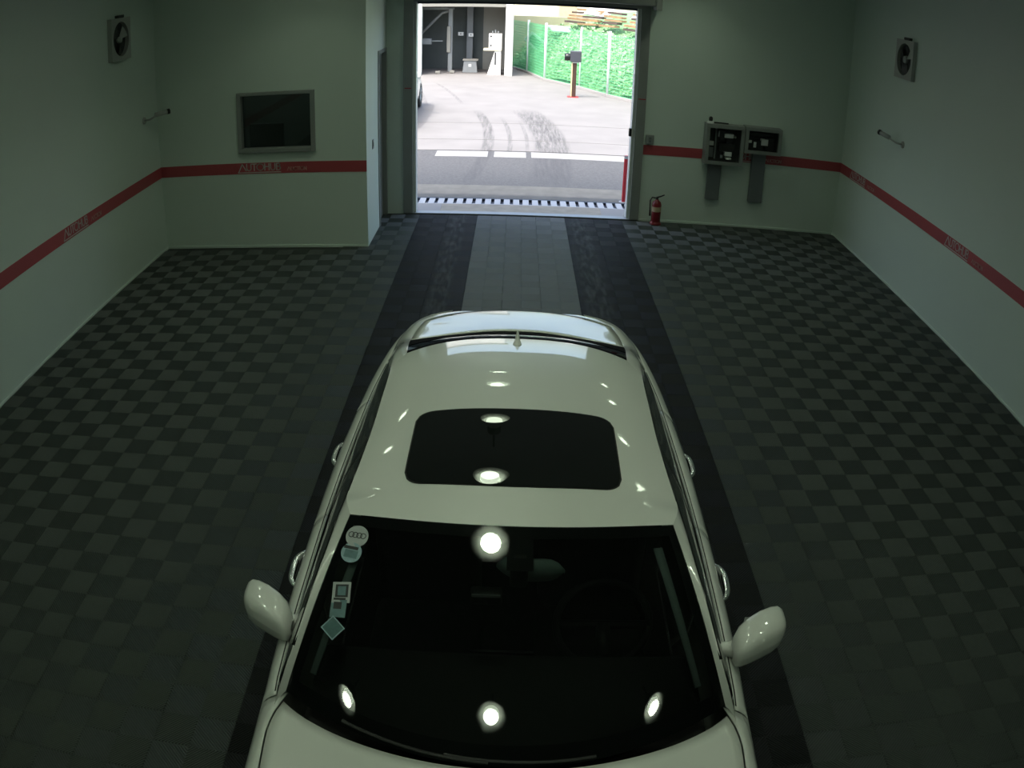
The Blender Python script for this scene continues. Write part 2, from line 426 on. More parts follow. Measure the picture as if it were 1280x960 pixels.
# ------------------------------------------------------------------ red stripe with lettering
STROKE = {   # thin letter strokes on a unit-high box
 'A': (.95, [[(0, 0), (.42, 1), (.92, 0)]]), 'U': (.8, [[(.08, 1), (.08, .35), (.13, .13), (.28, .01), (.46, .01), (.61, .13), (.66, .35), (.66, 1)]]),
 'T': (.62, [[(.0, 1), (.6, 1)], [(.3, 1), (.3, 0)]]),
 'O': (1.02, [[(.5 + .47 * math.cos(a), .5 + .5 * math.sin(a)) for a in np.linspace(0, 2 * PI, 17)]]),
 'H': (.82, [[(.1, 0), (.1, 1)], [(.68, 0), (.68, 1)], [(.1, .55), (.68, .55)]]),
 'B': (.68, [[(.08, 0), (.08, 1), (.38, 1), (.5, .9), (.5, .65), (.36, .54), (.08, .54)], [(.36, .54), (.54, .44), (.58, .25), (.48, .05), (.34, 0), (.08, 0)]]),
 'C': (.9, [[(.5 + .45 * math.cos(a), .5 + .5 * math.sin(a)) for a in np.linspace(.8, 2 * PI - .8, 13)]]),
 'I': (.26, [[(.12, 0), (.12, 1)]]), 'N': (.82, [[(.08, 0), (.08, 1), (.66, 0), (.66, 1)]]),
}
def word_mesh(word, h, sw, underline=False):
    """flat strokes in the x-z plane, 1.5 mm thick towards -y; returns verts, faces, width"""
    v, f = [], []
    def seg(p, q):
        p = Vector((p[0], p[1])); q = Vector((q[0], q[1])); d = (q - p)
        if d.length < 1e-6: return
        d.normalize(); n = Vector((-d.y, d.x)) * sw / 2; p = p - d * sw * .4; q = q + d * sw * .4
        o = len(v); c = [p + n, p - n, q - n, q + n]
        for y in (0., -.0015):
            for k in c: v.append((k.x, y, k.y))
        f.extend([(o + 4, o + 5, o + 6, o + 7), (o, o + 1, o + 5, o + 4), (o + 1, o + 2, o + 6, o + 5), (o + 2, o + 3, o + 7, o + 6), (o + 3, o, o + 4, o + 7)])
    x = 0.
    for ch in word:
        wd, lines = STROKE[ch]
        for ln in lines:
            for a, b in zip(ln, ln[1:]): seg((x + a[0] * h, a[1] * h), (x + b[0] * h, b[1] * h))
        x += wd * h
    if underline:
        seg((-.16 * h, -.30 * h), (x - .08 * h, -.30 * h)); seg((0, 0), (-.16 * h, -.30 * h))
    return v, f, x
def stripe(name, org, dirx, length, words, label):
    """org: left lower corner as seen from the room; dirx: unit vector along reading direction"""
    rz = math.atan2(dirx[1], dirx[0])
    o = MB().box(0, length, -.004, 0, 0, .14).build(name, M_red)
    o.location = org; o.rotation_euler = (0, 0, rz); struct(o, label)
    for off in words:
        v, f, wd = word_mesh('AUTOHUB', .083, .011, True)
        sc = .55 / wd
        link('wordmark', [((p[0]) * sc + off + .02, p[1] - .004, p[2] * sc / sc + .042) for p in v], f, M_letter, o)
        v, f, wd = word_mesh('AUCTION', .042, .0085)
        sc = .25 / wd
        link('small_wordmark', [(p[0] * sc + off + .65, p[1] - .004, p[2] + .034) for p in v], f, M_letter2, o)
SZ = .965
stripe('trim_1', (XL, -1.0, SZ), (0, 1), YO + 1.0, [7.18 + 1.0], 'red stripe with white lettering along the left wall')
stripe('trim_2', (XL, YO, SZ), (1, 0), XO - XL, [-3.525 - XL], 'red stripe with white lettering under the office window')
stripe('trim_3', (DX1 + .14, YF, SZ), (1, 0), XR - DX1 - .14, [2.76 - DX1 - .14], 'red stripe crossing behind the open electrical boxes')
stripe('trim_4', (XR, YF, SZ), (0, -1), YF + 1.0, [YF - 11.0, YF - 7.98], 'red stripe with white lettering along the right wall')

# ------------------------------------------------------------------ floor: slab and ribbed click tiles
floor = struct(MB().box(XL - .2, XR + .2, YB - .2, YF + .05, -.12, 0).build('floor', M_blackmat))
N_R = 11; PE = .2 / N_R; HW = .0026; RH = .012
def tile_geo():
    v, f = [], []
    e = .1985
    v += [(-e, -e, .002), (e, -e, .002), (e, e, .002), (-e, e, .002)]; f.append((0, 1, 2, 3))
    for sx in (-1, 1):
        for sy in (-1, 1):
            for i in range(2 * N_R):
                c = PE * (i + .5)
                if c <= .2: p, q = (c, 0), (0, c)
                else: p, q = (.2, c - .2), (c - .2, .2)
                p = Vector((min(p[0], e) * sx, min(p[1], e) * sy)); q = Vector((min(q[0], e) * sx, min(q[1], e) * sy))
                if (q - p).length < .006: continue
                n = Vector((sx, sy)).normalized() * HW; o = len(v)
                for k in (p + n, p - n, q - n, q + n): v.append((k.x, k.y, RH))
                n2 = n * 1.05
                for k in (p + n2, p - n2, q - n2, q + n2): v.append((k.x, k.y, .002))
                top = (o, o + 1, o + 2, o + 3); s1 = (o + 1, o + 5, o + 6, o + 2); s2 = (o + 3, o + 7, o + 4, o)
                if sx * sy > 0: f += [top[::-1], s1[::-1], s2[::-1]]
                else: f += [top, s1, s2]
    return v, f
M_under = pmat('grey_tile_web', (.050, .058, .054), .6, noise=.1)
M_under2 = pmat('black_tile_web', (.006, .007, .0075), .7, noise=.1)
tv, tf = tile_geo()
tile_me = {}
for key, mm in (('side', M_tile), ('lane', M_lane), ('mid', M_lanemid)):
    me = bpy.data.meshes.new('floor_tile'); me.from_pydata(tv, [], tf); me.update(); me.materials.append(mm); me.materials.append(M_under2 if key == 'lane' else M_under)
    me.polygons.foreach_set('material_index', [1] + [0] * (len(tf) - 1))
    me.polygons.foreach_set('use_smooth', [False] + [True] * (len(tf) - 1))
    tile_me[key] = me
spots = []
YT = 2.522 + .4 * 22          # seam nearest the far wall
for r in range(30):
    yc = YT - .2 - .4 * r
    for c in range(-11, 12):
        xc = .4 * c
        if xc < XO - .25 and yc > YO + .05: continue
        if yc < YB + .2: continue
        key = 'mid' if abs(c) <= 1 else 'lane' if abs(c) <= 3 else 'side'
        hid = abs(xc + .08) < .75 and 0.6 < yc < 5.0
        spots.append((hid or yc < 1.7, math.hypot(xc, yc), xc, yc, key))
spots.sort()
rest = {'side': ([], []), 'lane': ([], []), 'mid': ([], [])}
for i, (hid, d, xc, yc, key) in enumerate(spots):
    if i < 300:
        o = bpy.data.objects.new('floor_tile', tile_me[key]); COL.objects.link(o); o.parent = floor; o.location = (xc, yc, 0)
    else:
        V, Fc = rest[key]; off = len(V)
        V += [(p[0] + xc, p[1] + yc, p[2]) for p in tv]; Fc += [tuple(q + off for q in g) for g in tf]
allv, allf, mi = [], [], []
for j, key in enumerate(('side', 'lane', 'mid')):
    V, Fc = rest[key]; off = len(allv); allv += V; allf += [tuple(q + off for q in g) for g in Fc]; mi += [(4 if key == 'lane' else 3) if (q % len(tf)) == 0 else j for q in range(len(Fc))]
fo = link('floor_tiles', allv, allf, M_tile, floor)
fo.data.materials.append(M_lane); fo.data.materials.append(M_lanemid); fo.data.materials.append(M_under); fo.data.materials.append(M_under2)
fo.data.polygons.foreach_set('material_index', mi); fo.data.polygons.foreach_set('use_smooth', [q < 3 for q in mi]); fo['kind'] = 'stuff'

# ------------------------------------------------------------------ high-bay ceiling lamps
def make_lamp():
    L = empty('high_bay_lamp', (0, 0, 0), 'round white high-bay lamp hanging from the ceiling, seen mirrored in the car', 'lamp', 'high-bay ceiling lamps')
    MB().lathe([(.075, .17), (.10, .13), (.135, .07), (.185, .0), (.19, -.012), (.182, -.012), (.14, .055), (.10, .105)], n=32).build('reflector', M_lampshell, L, True)
    MB().lathe([(.099, .085), (.095, .030), (.060, .014), (.001, .010)], n=16).build('lens', M_lens, L, True)
    MB().lathe([(.001, .30), (.07, .30), (.085, .27), (.085, .18), (.075, .17)], n=24).build('driver_housing', M_jamb, L, True)
    MB().tube([(0, 0, .29), (0, 0, ZC - 3.95)], .012).build('rod', M_steel, L)
    la = bpy.data.lights.new('lamp_light', 'AREA'); la.shape = 'DISK'; la.size = .186
    la.energy = LAMP_STRENGTH * PI * PI * .093 ** 2; la.color = LAMP_COLOR[:3]; la.spread = math.radians(105)
    lo_ = bpy.data.objects.new('lamp_light', la); COL.objects.link(lo_); lo_.parent = L; lo_.location = (0, 0, .004)
    return L
lamp0 = make_lamp(); lamp0.location = (-.27, .52, 3.95)
lamp0['label'] = 'round high-bay lamp mirrored as a bright spot low in the middle of the windshield'
LAMPS = [(-.27, 2.24, 'round high-bay lamp mirrored high in the middle of the windshield'),
         (-.27, 3.85, 'round high-bay lamp of the centre row hanging over the car roof'),
         (-.27, 5.35, 'round high-bay lamp mirrored at the front edge of the sunroof'),
         (-.27, 7.20, 'round high-bay lamp mirrored near the rear edge of the sunroof'),
         (-.27, 9.10, 'round high-bay lamp mirrored on the white roof behind the sunroof'),
         (-.27, 10.60, 'round high-bay lamp mirrored as the small spot nearest the roof aerial'),
         (-2.55, .52, 'round high-bay lamp mirrored low at the left side of the windshield'),
         (2.10, .52, 'round high-bay lamp mirrored low at the right side of the windshield')]
LAMPS += [(-2.50, y, 'round high-bay lamp mirrored as a glint along the left roof edge') for y in (2.24, 4.1, 5.8, 7.3, 8.6)]
LAMPS += [(2.05, y, 'round high-bay lamp mirrored as a glint along the right roof edge') for y in (2.24, 4.0, 5.9, 7.6, 9.1, 10.4)]
for x, y, lb in LAMPS:
    c = copy_tree(lamp0); c.location = (x, y, 3.95); c['label'] = lb

# ------------------------------------------------------------------ the sedan
CY = 3.0
car = empty('car', (-.082, CY, 0), 'white four-door sedan with black sunroof standing on the lane, nose towards the camera', 'car', rz=-.010)
def cp(P):                     # car coordinates (x, world-like y, z) to local
    P = np.array(P, float).reshape(-1, 3).copy(); P[:, 1] -= CY; return P
def panel(name, P, mat, parent=car, smooth=True, thick=0., flip=False):
    v, f = grid(P)
    if flip: f = [q[::-1] for q in f]
    o = link(name, cp(v), f, mat, parent, smooth)
    if thick:
        md = o.modifiers.new('thickness', 'SOLIDIFY'); md.thickness = thick; md.offset = -1
    return o
wA = pch([(.45, .70), (.7, .80), (1., .862), (1.3, .878), (1.65, .876), (1.95, .878), (2.2, .887), (2.6, .895), (3.2, .898), (3.6, .895), (3.9, .885), (4.2, .870), (4.4, .855), (4.62, .828), (4.85, .785), (5.04, .72), (5.17, .63), (5.24, .53), (5.27, .44)])
zA = pch([(.45, .66), (1.0, .80), (2, .88), (3.2, .90), (4.2, .92), (5, .98), (5.27, 1.02)])
wB = pch([(1.6, .80), (1.9, .812), (2.0, .822), (2.5, .832), (2.95, .834), (3.2, .832), (3.55, .824), (3.85, .814), (4.15, .80), (4.5, .768), (4.75, .742), (4.95, .70), (5.12, .63), (5.2, .56), (5.27, .43)])
zB = pch([(1.6, .93), (2.5, .95), (3.5, .97), (4.4, 1.0), (4.75, 1.012), (5.0, 1.03), (5.27, 1.045)])
zC = pch([(1.75, .965), (1.9, 1.05), (2.1, 1.17), (2.3, 1.275), (2.5, 1.345), (2.7, 1.372), (3.0, 1.386), (3.3, 1.386), (3.7, 1.362), (4.0, 1.305), (4.25, 1.225), (4.5, 1.135), (4.7, 1.085), (4.95, 1.06), (5.2, 1.05)])
wC = pch([(1.75, .80), (1.9, .775), (2.0, .747), (2.12, .718), (2.24, .692), (2.35, .668), (2.5, .645), (2.65, .629), (2.9, .613), (3.1, .608), (3.45, .612), (3.8, .628), (4.0, .645), (4.25, .668), (4.5, .692), (4.7, .705), (4.95, .675), (5.1, .62), (5.2, .53)])
zG = pch([(1.93, .955), (2.0, 1.09), (2.1, 1.16), (2.3, 1.265), (2.5, 1.335), (2.7, 1.362), (3.0, 1.376), (3.3, 1.376), (3.65, 1.35), (3.9, 1.29), (4.2, 1.17), (4.4, 1.075), (4.56, 1.004)])
zU = pch([(3.93, 1.346), (4.2, 1.268), (4.5, 1.164), (4.6, 1.132), (4.7, 1.117), (4.9, 1.094), (4.975, 1.086), (5.205, 1.084)])
wU = pch([(3.93, .570), (4.2, .595), (4.5, .628), (4.6, .633), (4.7, .630), (4.9, .612), (4.975, .598), (5.08, .485), (5.145, .37), (5.19, .2), (5.205, .06)])
zRC = pch([(2.38, 1.392), (2.45, 1.402), (2.6, 1.424), (2.9, 1.446), (3.2, 1.452), (3.5, 1.446), (3.8, 1.421), (4.0, 1.394), (4.10, 1.376)])
wS = pch([(.55, .60), (.8, .70), (1.2, .782), (1.6, .812), (1.75, .816), (1.82, .808), (1.88, .788), (1.93, .766)])
zS = pch([(.55, .70), (.8, .765), (1.2, .86), (1.6, .915), (1.93, .955)])
def roof_z(x, y):
    wc, zc, zr = float(wC(y)), float(zC(y)), float(zRC(y)); return zr - (zr - zc) * abs(x / wc) ** 3.2
def roof_edge(y):
    q = float(np.clip((y - 3.70) / .23, 0, 1)); q = q * q * (3 - 2 * q); return float(wC(y)) + (.570 - float(wC(y))) * q
def side_section(y, top, n=11):
    """from the rocker up over the widest line to the given top point (w, z)"""
    a, za = float(wA(y)), float(zA(y))
    pts = [(a - .07, .20), (a + .0, .29), (a + .018, .52), (a + .014, za - .17), (a + .006, za - .06), (a, za), (a * .72 + top[0] * .28, za + (top[1] - za) * .42), (a * .36 + top[0] * .64, za + (top[1] - za) * .76), top]
    return pts
def side_panel(name, ys, topf, sgn, parent=car, arch=None):
    P = []
    for y in ys:
        s = side_section(y, topf(y))
        row = []
        for w_, z_ in s:
            if arch and abs(y - arch) < .37:
                za = .33 + math.sqrt(.37 ** 2 - (y - arch) ** 2)
                z_ = max(z_, min(za, .70))
            row.append((sgn * w_, y, z_))
        P.append(row)
    return panel(name, P, M_paint, parent, flip=(sgn < 0), thick=.004)
g = .003
FW, RW = 1.15, 4.02          # wheel centres
for sg in (-1, 1):
    side_panel('front_fender', np.linspace(.52, 1.93, 34), lambda y: (float(wS(y)) + .002, float(zS(y))), sg, arch=FW)
    fd = side_panel('front_door', np.linspace(1.93 + g, 3.02 - g, 24), lambda y: (float(wB(y)), float(zB(y))), sg)
    rd = side_panel('rear_door', np.linspace(3.02 + g, 4.06 - g, 24), lambda y: (float(wB(y)), float(zB(y))), sg, arch=RW)
    side_panel('rear_quarter_panel', np.linspace(4.06 + g, 5.265, 30), lambda y: (float(wB(y)), float(zB(y))), sg, arch=RW)
    for dr, yc, hl in ((fd, 2.775, .115), (rd, 3.735, .105)):       # chrome handles with their cups
        pts = []; rad = []
        for t_ in np.linspace(-1, 1, 13):
            y = yc + hl * t_
            pts.append((sg * (float(wA(y)) + .012 + .040 * (1 - t_ ** 4)), y - CY, .835 + .01 * t_)); rad.append(.011 + .007 * (1 - t_ * t_))
        MB().tube(pts, rad, 10).build('door_handle', M_chrome, dr, True)
        MB().box(sg * .885 if sg > 0 else -.912, .912 if sg > 0 else -.885, yc - .07 - CY, yc + .07 - CY, .80, .865, .01).build('handle_cup', M_blackgloss, dr, True)
    # C pillar and roof rail of the rear corner
    P = []
    for y in np.linspace(3.72, 5.172, 40):
        b0 = np.array((wB(y), zB(y))); c0 = np.array((wC(y), zC(y)))
        if y >= 3.93: u0 = np.array((wU(y), zU(y)))
        else:
            q = roof_edge(y); u0 = np.array((q, roof_z(q, y) + .0005))
        g0 = float(zG(y)) if y < 4.56 else float(zB(y))
        tt = np.clip((g0 - b0[1]) / max(c0[1] - b0[1], 1e-3), 0, 1)
        row = []
        for k in np.linspace(tt, 1, 5):
            p = b0 + (c0 - b0) * k; p[0] += .014 * math.sin(PI * k); row.append((sg * p[0], y, p[1]))
        for k in np.linspace(0, 1, 6)[1:]:
            p = c0 + (u0 - c0) * k; p[1] += .010 * math.sin(PI * k) * np.clip((y - 3.8) / .3, 0, 1); row.append((sg * p[0], y, p[1]))
        P.append(row)
    panel('rear_pillar', P, M_paint, flip=(sg < 0))
    # A pillar
    P = []
    for t_ in np.linspace(0, 1, 14):
        yD = 1.895 + (2.452 - 1.895) * t_; zD = 1.005 + (1.392 - 1.005) * t_ + .0125 * 4 * t_ * (1 - t_) ; wD = .762 + (.588 - .762) * t_ + .010 * 4 * t_ * (1 - t_) * .4
        yC = 1.80 + (2.62 - 1.80) * t_
        wc, zc = float(wC(yC)), float(zC(yC))
        row = []
        for k in np.linspace(0, 1, 6):
            row.append((sg * ((wD + (wc - wD) * k) + .006 * math.sin(PI * k)), yD + (yC - yD) * k, zD + (zc - zD) * k + .010 * math.sin(PI * k)))
        P.append(row)
    panel('front_pillar', P, M_paint, flip=(sg > 0))
    # side glass, front and rear
    for nm, ya, yb in (('front_side_window', 1.96, 2.985), ('rear_side_window', 3.03, 4.55)):
        P = []
        for y in np.linspace(ya, yb, 26):
            b0 = np.array((wB(y) - .012, zB(y))); c0 = np.array((wC(y), zC(y))); g0 = float(zG(y))
            tt = np.clip((g0 - b0[1]) / max(c0[1] - b0[1], 1e-3), 0.02, 1)
            P.append([(sg * ((b0 + (c0 - b0) * k)[0] + .014 * math.sin(PI * k)), y, (b0 + (c0 - b0) * k)[1]) for k in np.linspace(0, tt, 7)])
        panel(nm, P, M_tint, flip=(sg < 0))
    b0 = [(float(wB(3.008)) - .010, float(zB(3.008))), (float(wC(3.008)), float(zC(3.008)))]
    P = [[(sg * (b0[0][0] + (b0[1][0] - b0[0][0]) * k + .017 * math.sin(PI * k)), y, b0[0][1] + (b0[1][1] - b0[0][1]) * k) for k in np.linspace(0, .98, 7)] for y in (2.97, 3.05)]
    panel('window_post', P, M_blackgloss, flip=(sg < 0))
    # belt trim: black seal and chrome strip
    panel('belt_chrome', [[(sg * (float(wB(y)) - .0015), y, float(zB(y)) + .001), (sg * (float(wB(y)) - .0085), y, float(zB(y)) + .007)] for y in np.linspace(1.98, 4.55, 60)], M_chrome, flip=(sg < 0))
    MB().tube([(sg * (float(wB(y)) + .006), y - CY, float(zB(y)) - .0005) for y in np.linspace(1.95, 4.5, 40)], .004, 6).build('belt_seal', M_rubber, car, True)
    MB().tube([(sg * (float(wC(y)) + .001), y - CY, float(zC(y)) - .004) for y in np.linspace(2.02, 3.75, 40)], .006, 6).build('window_top_trim', M_blackgloss, car, True)
# roof
def header_y(s): return 2.415 + .036 * s * s
def rear_y(s): return 4.085 - .155 * s * s
def roof_pt(t_, s, off=0.):
    y = header_y(s) + (rear_y(s) - header_y(s)) * t_
    wc, zc = float(wC(y)), float(zC(y)); zr = float(zRC(y))
    wl = wc if y > 2.62 else .588 + (wc - .588) * np.clip((y - 2.44) / .18, 0, 1)
    if y > 3.70: wl = .570 + (roof_edge(min(y, 3.93)) - .570)
    zl = zr - (zr - zc) * (abs(wl / wc) ** 3.2 if wl < wc else 1)
    if y < 2.62:
        q = float(np.clip((y - 2.45) / .17, 0, 1)); zl = 1.3925 + (float(zC(2.62)) - 1.3925) * q + .010 * math.sin(PI * q)
        wl = .588 + (float(wC(2.62)) - .588) * q + .006 * math.sin(PI * q)
    e = abs(s) ** 3.2
    if y > 3.70: return (wl * s, y, roof_z(wl * s, y) + off)
    return (wl * s, y, zr - (zr - zl) * e + off)
P = [[roof_pt(t_, s) for s in np.linspace(-1, 1, 41)] for t_ in np.linspace(0, 1, 48)]
panel('roof', P, M_paint, flip=False)
# sunroof: rounded dark glass lying just proud of the roof
def sunroof_outline(x, inset=0.):
    hw, r = .412 - inset, .07
    y0, y1 = 2.628 + inset + .012 * (x / .4) ** 2, 3.178 - inset - .03 * (x / .4) ** 2
    d = max(0., abs(x) - (hw - r)); c = r - math.sqrt(max(0., r * r - d * d))
    return y0 + c, y1 - c
def sunroof_part(nm, inset, off, mat):
    P = []
    for x in np.concatenate([np.linspace(-.412 + inset, -.342, 7), np.linspace(-.32, .32, 15), np.linspace(.342, .412 - inset, 7)]):
        a, b = sunroof_outline(x, inset); P.append([(x, y, roof_z(x, y) + off) for y in np.linspace(a, b, 14)])
    return panel(nm, P, mat, flip=True)
sunroof_part('sunroof_seal', -.006, .0008, M_rubber)
sunroof_part('sunroof_glass', 0., .0025, M_sunroof)
# windscreen
def E_pt(s): return np.array((.765 * s, 1.66 + .24 * abs(s) ** 2.1, .967 + .038 * s * s))
def H_pt(s): return np.array((.588 * s, 2.412 + .036 * s * s, 1.4015 - .009 * s * s))
def ws_pt(t_, s, off=0.):
    p = E_pt(s) * (1 - t_) + H_pt(s) * t_
    bl = .0125 * 4 * t_ * (1 - t_) + off
    p = p + np.array((.0 + .10 * s * bl, -.49 * bl, .87 * bl)); return p
ws = panel('windshield', [[ws_pt(t_, s) for s in np.linspace(-1, 1, 41)] for t_ in np.linspace(0, 1, 25)], M_glass)
def ws_strip(nm, ts, ss, mat, off=-.003):
    return panel(nm, [[ws_pt(a, b, off) for b in ss] for a in ts], mat, parent=ws)
M_frit = pmat('black_ceramic_border', (.002, .0024, .004), .5, spec=.15, noise=.05)
ws_strip('black_border', np.linspace(.945, .999, 3), np.linspace(-1, 1, 31), M_frit)
ws_strip('black_border', np.linspace(.001, .085, 5), np.linspace(-1, 1, 31), M_frit)
ws_strip('black_border', np.linspace(.085, .945, 14), np.linspace(-1, -.955, 3), M_frit)
ws_strip('black_border', np.linspace(.085, .945, 14), np.linspace(.955, 1, 3), M_frit)
ws_strip('sensor_patch', np.linspace(.80, .945, 4), np.linspace(-.02, .13, 4), M_frit)
# stickers on the inside of the glass, along the passenger edge
def ws_locate(u_px):            # sticker centres given directly in glass coordinates (t, s)
    return u_px
def sticker(nm, t_, s, w_, h_, rot, mat, shape='rect', off=.0012, parent=ws):
    c = ws_pt(t_, s, off); du = ws_pt(t_, s + .01, off) - ws_pt(t_, s - .01, off); dv = ws_pt(t_ + .01, s, off) - ws_pt(t_ - .01, s, off)
    du /= np.linalg.norm(du); dv -= du * dv.dot(du); dv /= np.linalg.norm(dv)
    ca, sa = math.cos(rot), math.sin(rot); a, b = du * ca + dv * sa, -du * sa + dv * ca
    if shape == 'rect': loop = [(-1, -1), (1, -1), (1, 1), (-1, 1)]
    else: loop = [(math.cos(2 * PI * k / 24), math.sin(2 * PI * k / 24)) for k in range(24)]
    V = [c + a * x * w_ / 2 + b * y * h_ / 2 for x, y in loop]
    return link(nm, cp(V), [tuple(range(len(V)))], mat, parent), (c, a, b)
M_st_white = pmat('pale_sticker', (.42, .46, .45), .5, noise=.1, nscale=60)
M_st_teal = pmat('teal_sticker', (.12, .22, .23), .5, noise=.3, nscale=60)
M_st_green = pmat('green_blue_sticker', (.05, .13, .13), .4, noise=.4, nscale=80)
M_st_blue = pmat('pale_blue_sticker', (.28, .42, .46), .5, noise=.3, nscale=70)
M_ink = pmat('dark_sticker_ink', (.03, .035, .035), .6, noise=.1)
# (t, s) of the five stickers
ST = {'rings': (.885, -.905), 'round': (.795, -.905), 'square': (.585, -.885), 'small': (.505, -.875), 'diamond': (.405, -.872)}
o, (c0, a0, b0) = sticker('round_sticker', *ST['rings'], .085, .085, 0, M_st_white, 'round')
for k in range(4):               # four interlinked rings printed on the sticker
    V = []; cc = c0 + a0 * (-.0225 + .015 * k) + b0 * .004
    n_ = np.cross(a0, b0)
    for q in range(20):
        for r_ in (.0085, .0115):
            V.append(cc + (a0 * math.cos(2 * PI * q / 20) + b0 * math.sin(2 * PI * q / 20)) * r_ + n_ * .0008)
    link('ring_print', cp(V), [(2 * q, 2 * q + 1, (2 * q + 3) % 40, (2 * q + 2) % 40) for q in range(20)], M_ink, ws)
sticker('round_sticker', *ST['round'], .078, .078, 0, M_st_blue, 'round')
sticker('sticker_print', ST['round'][0] - .008, ST['round'][1], .05, .03, 0, M_st_teal, 'rect', .002)
sticker('sticker_print', ST['round'][0] + .025, ST['round'][1] - .01, .055, .012, 0, M_ink, 'rect', .002)
sticker('square_sticker', *ST['square'], .068, .078, .30, M_st_white)
sticker('sticker_print', ST['square'][0] + .008, ST['square'][1], .048, .048, .30, M_ink, 'rect', .002)
sticker('sticker_print', ST['square'][0] - .034, ST['square'][1] + .002, .045, .008, .30, M_ink, 'rect', .002)
sticker('sticker_print', ST['square'][0] + .008, ST['square'][1], .030, .034, .30, M_st_teal, 'rect', .0026)
sticker('square_sticker', *ST['small'], .058, .066, .28, M_st_teal)
sticker('sticker_print', ST['small'][0] + .012, ST['small'][1] - .008, .030, .026, .28, M_ink, 'rect', .002)
sticker('diamond_sticker', *ST['diamond'], .062, .068, 1.15, M_st_green)
for sx, sy in ((1, 0), (-1, 0), (0, 1), (0, -1)):
    t0, s0 = ST['diamond']; oo, (c1, a1, b1) = sticker('sticker_print', t0, s0, .004 if sx else .06, .068 if sx else .004, 1.15, M_st_blue, 'rect', .002)
    sh = a1 * .029 * sx + b1 * .031 * sy
    for v in oo.data.vertices: v.co += Vector(sh)
# rear window, boot lid
def R_top(s): return np.array((.568 * s, rear_y(s) + .003, roof_z(.568 * s, rear_y(s)) - .002))
def R_bot(s): return np.array((.632 * s, 4.735 - .20 * s * s, 1.126 + .02 * s * s))
def rw_pt(t_, s):
    p = R_top(s) * (1 - t_) + R_bot(s) * t_; p[2] += .012 * 4 * t_ * (1 - t_); return p
M_seal = pmat('matt_black_seal', (.006, .006, .007), .95, spec=.05, noise=.05)
panel('rear_window', [[rw_pt(t_, s) for s in np.linspace(-1, 1, 31)] for t_ in np.linspace(0, 1, 15)], M_tint)
panel('rear_window_seal', [[rw_pt(t_, s) + np.array((0, 0, .002)) for s in np.linspace(-1, 1, 31)] for t_ in (0., .04, .10)], M_seal)
panel('rear_window_seal', [[rw_pt(t_, s) + np.array((0, 0, .002)) for s in np.linspace(-1, 1, 31)] for t_ in np.linspace(.40, 1., 9)], M_seal)
panel('boot_gutter', [[(.632 * s, 4.735 - .20 * s * s + d, 1.126 + .02 * s * s + h) for s in np.linspace(-1, 1, 31)] for d, h in ((0, 0), (.012, -.004), (.028, -.012))], M_paint)
def deck(t_, s):
    y0 = 4.768 - .20 * s * s; y1 = 5.205 - .22 * abs(s) ** 2.4
    y = y0 + (y1 - y0) * t_
    e = abs(s) ** 3
    z = (1.130 - .030 * t_ - .016 * t_ * t_) * (1 - e) + float(zU(y)) * e - .003
    return np.array((float(wU(min(y, 4.975))) * s if abs(s) < 1.01 else 0, y, z))
lid = [[deck(t_, s) for s in np.linspace(-1, 1, 33)] for t_ in np.linspace(0, 1, 14)]
lid += [[deck(1, s) + np.array((0, d, h)) for s in np.linspace(-1, 1, 33)] for d, h in ((.012, -.006), (.02, -.022), (.03, -.09), (.05, -.20), (.055, -.33))]
panel('boot_lid', lid, M_paint, thick=.004)
MB().tube([tuple(cp([deck(0, s) + np.array((0, -.012, -.010))])[0]) for s in np.linspace(-1, 1, 31)], .005, 6).build('boot_gap', M_rubber, car, True)
# shark-fin aerial
P = []
for t_ in np.linspace(0, 1, 10):
    h = .055 * (t_ ** 1.5) ; hw = .022 * math.sin(PI * min(1, t_ * 1.15 + .08)) ** .6 if t_ < .85 else .012
    y = 3.93 + .11 * t_; z = float(zRC(y))
    P.append([(hw, y, z - .003), (hw * .75, y, z + h * .5), (hw * .12, y + .01, z + h), (-hw * .12, y + .01, z + h), (-hw * .75, y, z + h * .5), (-hw, y, z - .003)])
panel('aerial_fin', P, M_paint, thick=.002)
# hood
def hood_pt(t_, s):
    e = E_pt(min(1, abs(s)) * (1 if s >= 0 else -1)); y = .52 + .10 * s * s + (e[1] - .006 - .52 - .10 * s * s) * t_
    w0 = float(wS(y)) - .003
    zc = np.interp(t_, [0, .1, .35, .7, 1], [.66, .73, .835, .915, .958]); ze = float(zS(y))
    return (w0 * s, y, zc + (ze - zc) * abs(s) ** 2.5)
panel('hood', [[hood_pt(t_, s) for s in np.linspace(-1, 1, 41)] for t_ in np.linspace(0, 1, 30)], M_paint, thick=.004)
# nose, tail and underside
P = []
for z_, yb, wf in ((.20, .52, .80), (.30, .42, .86), (.45, .38, .88), (.60, .40, .87), (.68, .46, .83), (.70, .54, .78)):
    P.append([(wf * s, yb + .36 * abs(s) ** 4, z_) for s in np.linspace(-1, 1, 25)])
panel('front_bumper', P, M_paint, thick=.004)
panel('grille', [[(.33 * s, .385 + .012 * s * s - .006, z_) for s in np.linspace(-1, 1, 9)] for z_ in np.linspace(.30, .62, 6)], M_blackgloss)
for sg in (-1, 1):
    panel('headlight', [[(sg * (.42 + .38 * a), .425 + .30 * a ** 3 + (.06 if b else 0), .60 + .09 * b) for a in np.linspace(0, 1, 8)] for b in (0, .5, 1)], M_chrome, flip=(sg < 0))
    panel('tail_light', [[(sg * (.50 + .26 * a), 5.262 - .22 * a ** 2 - .01, .72 + .17 * b) for a in np.linspace(0, 1, 8)] for b in (0, .5, 1)], pmat('red_tail_lens', (.25, .01, .01), .15, coat=.5, noise=.05), flip=(sg > 0))
P = []
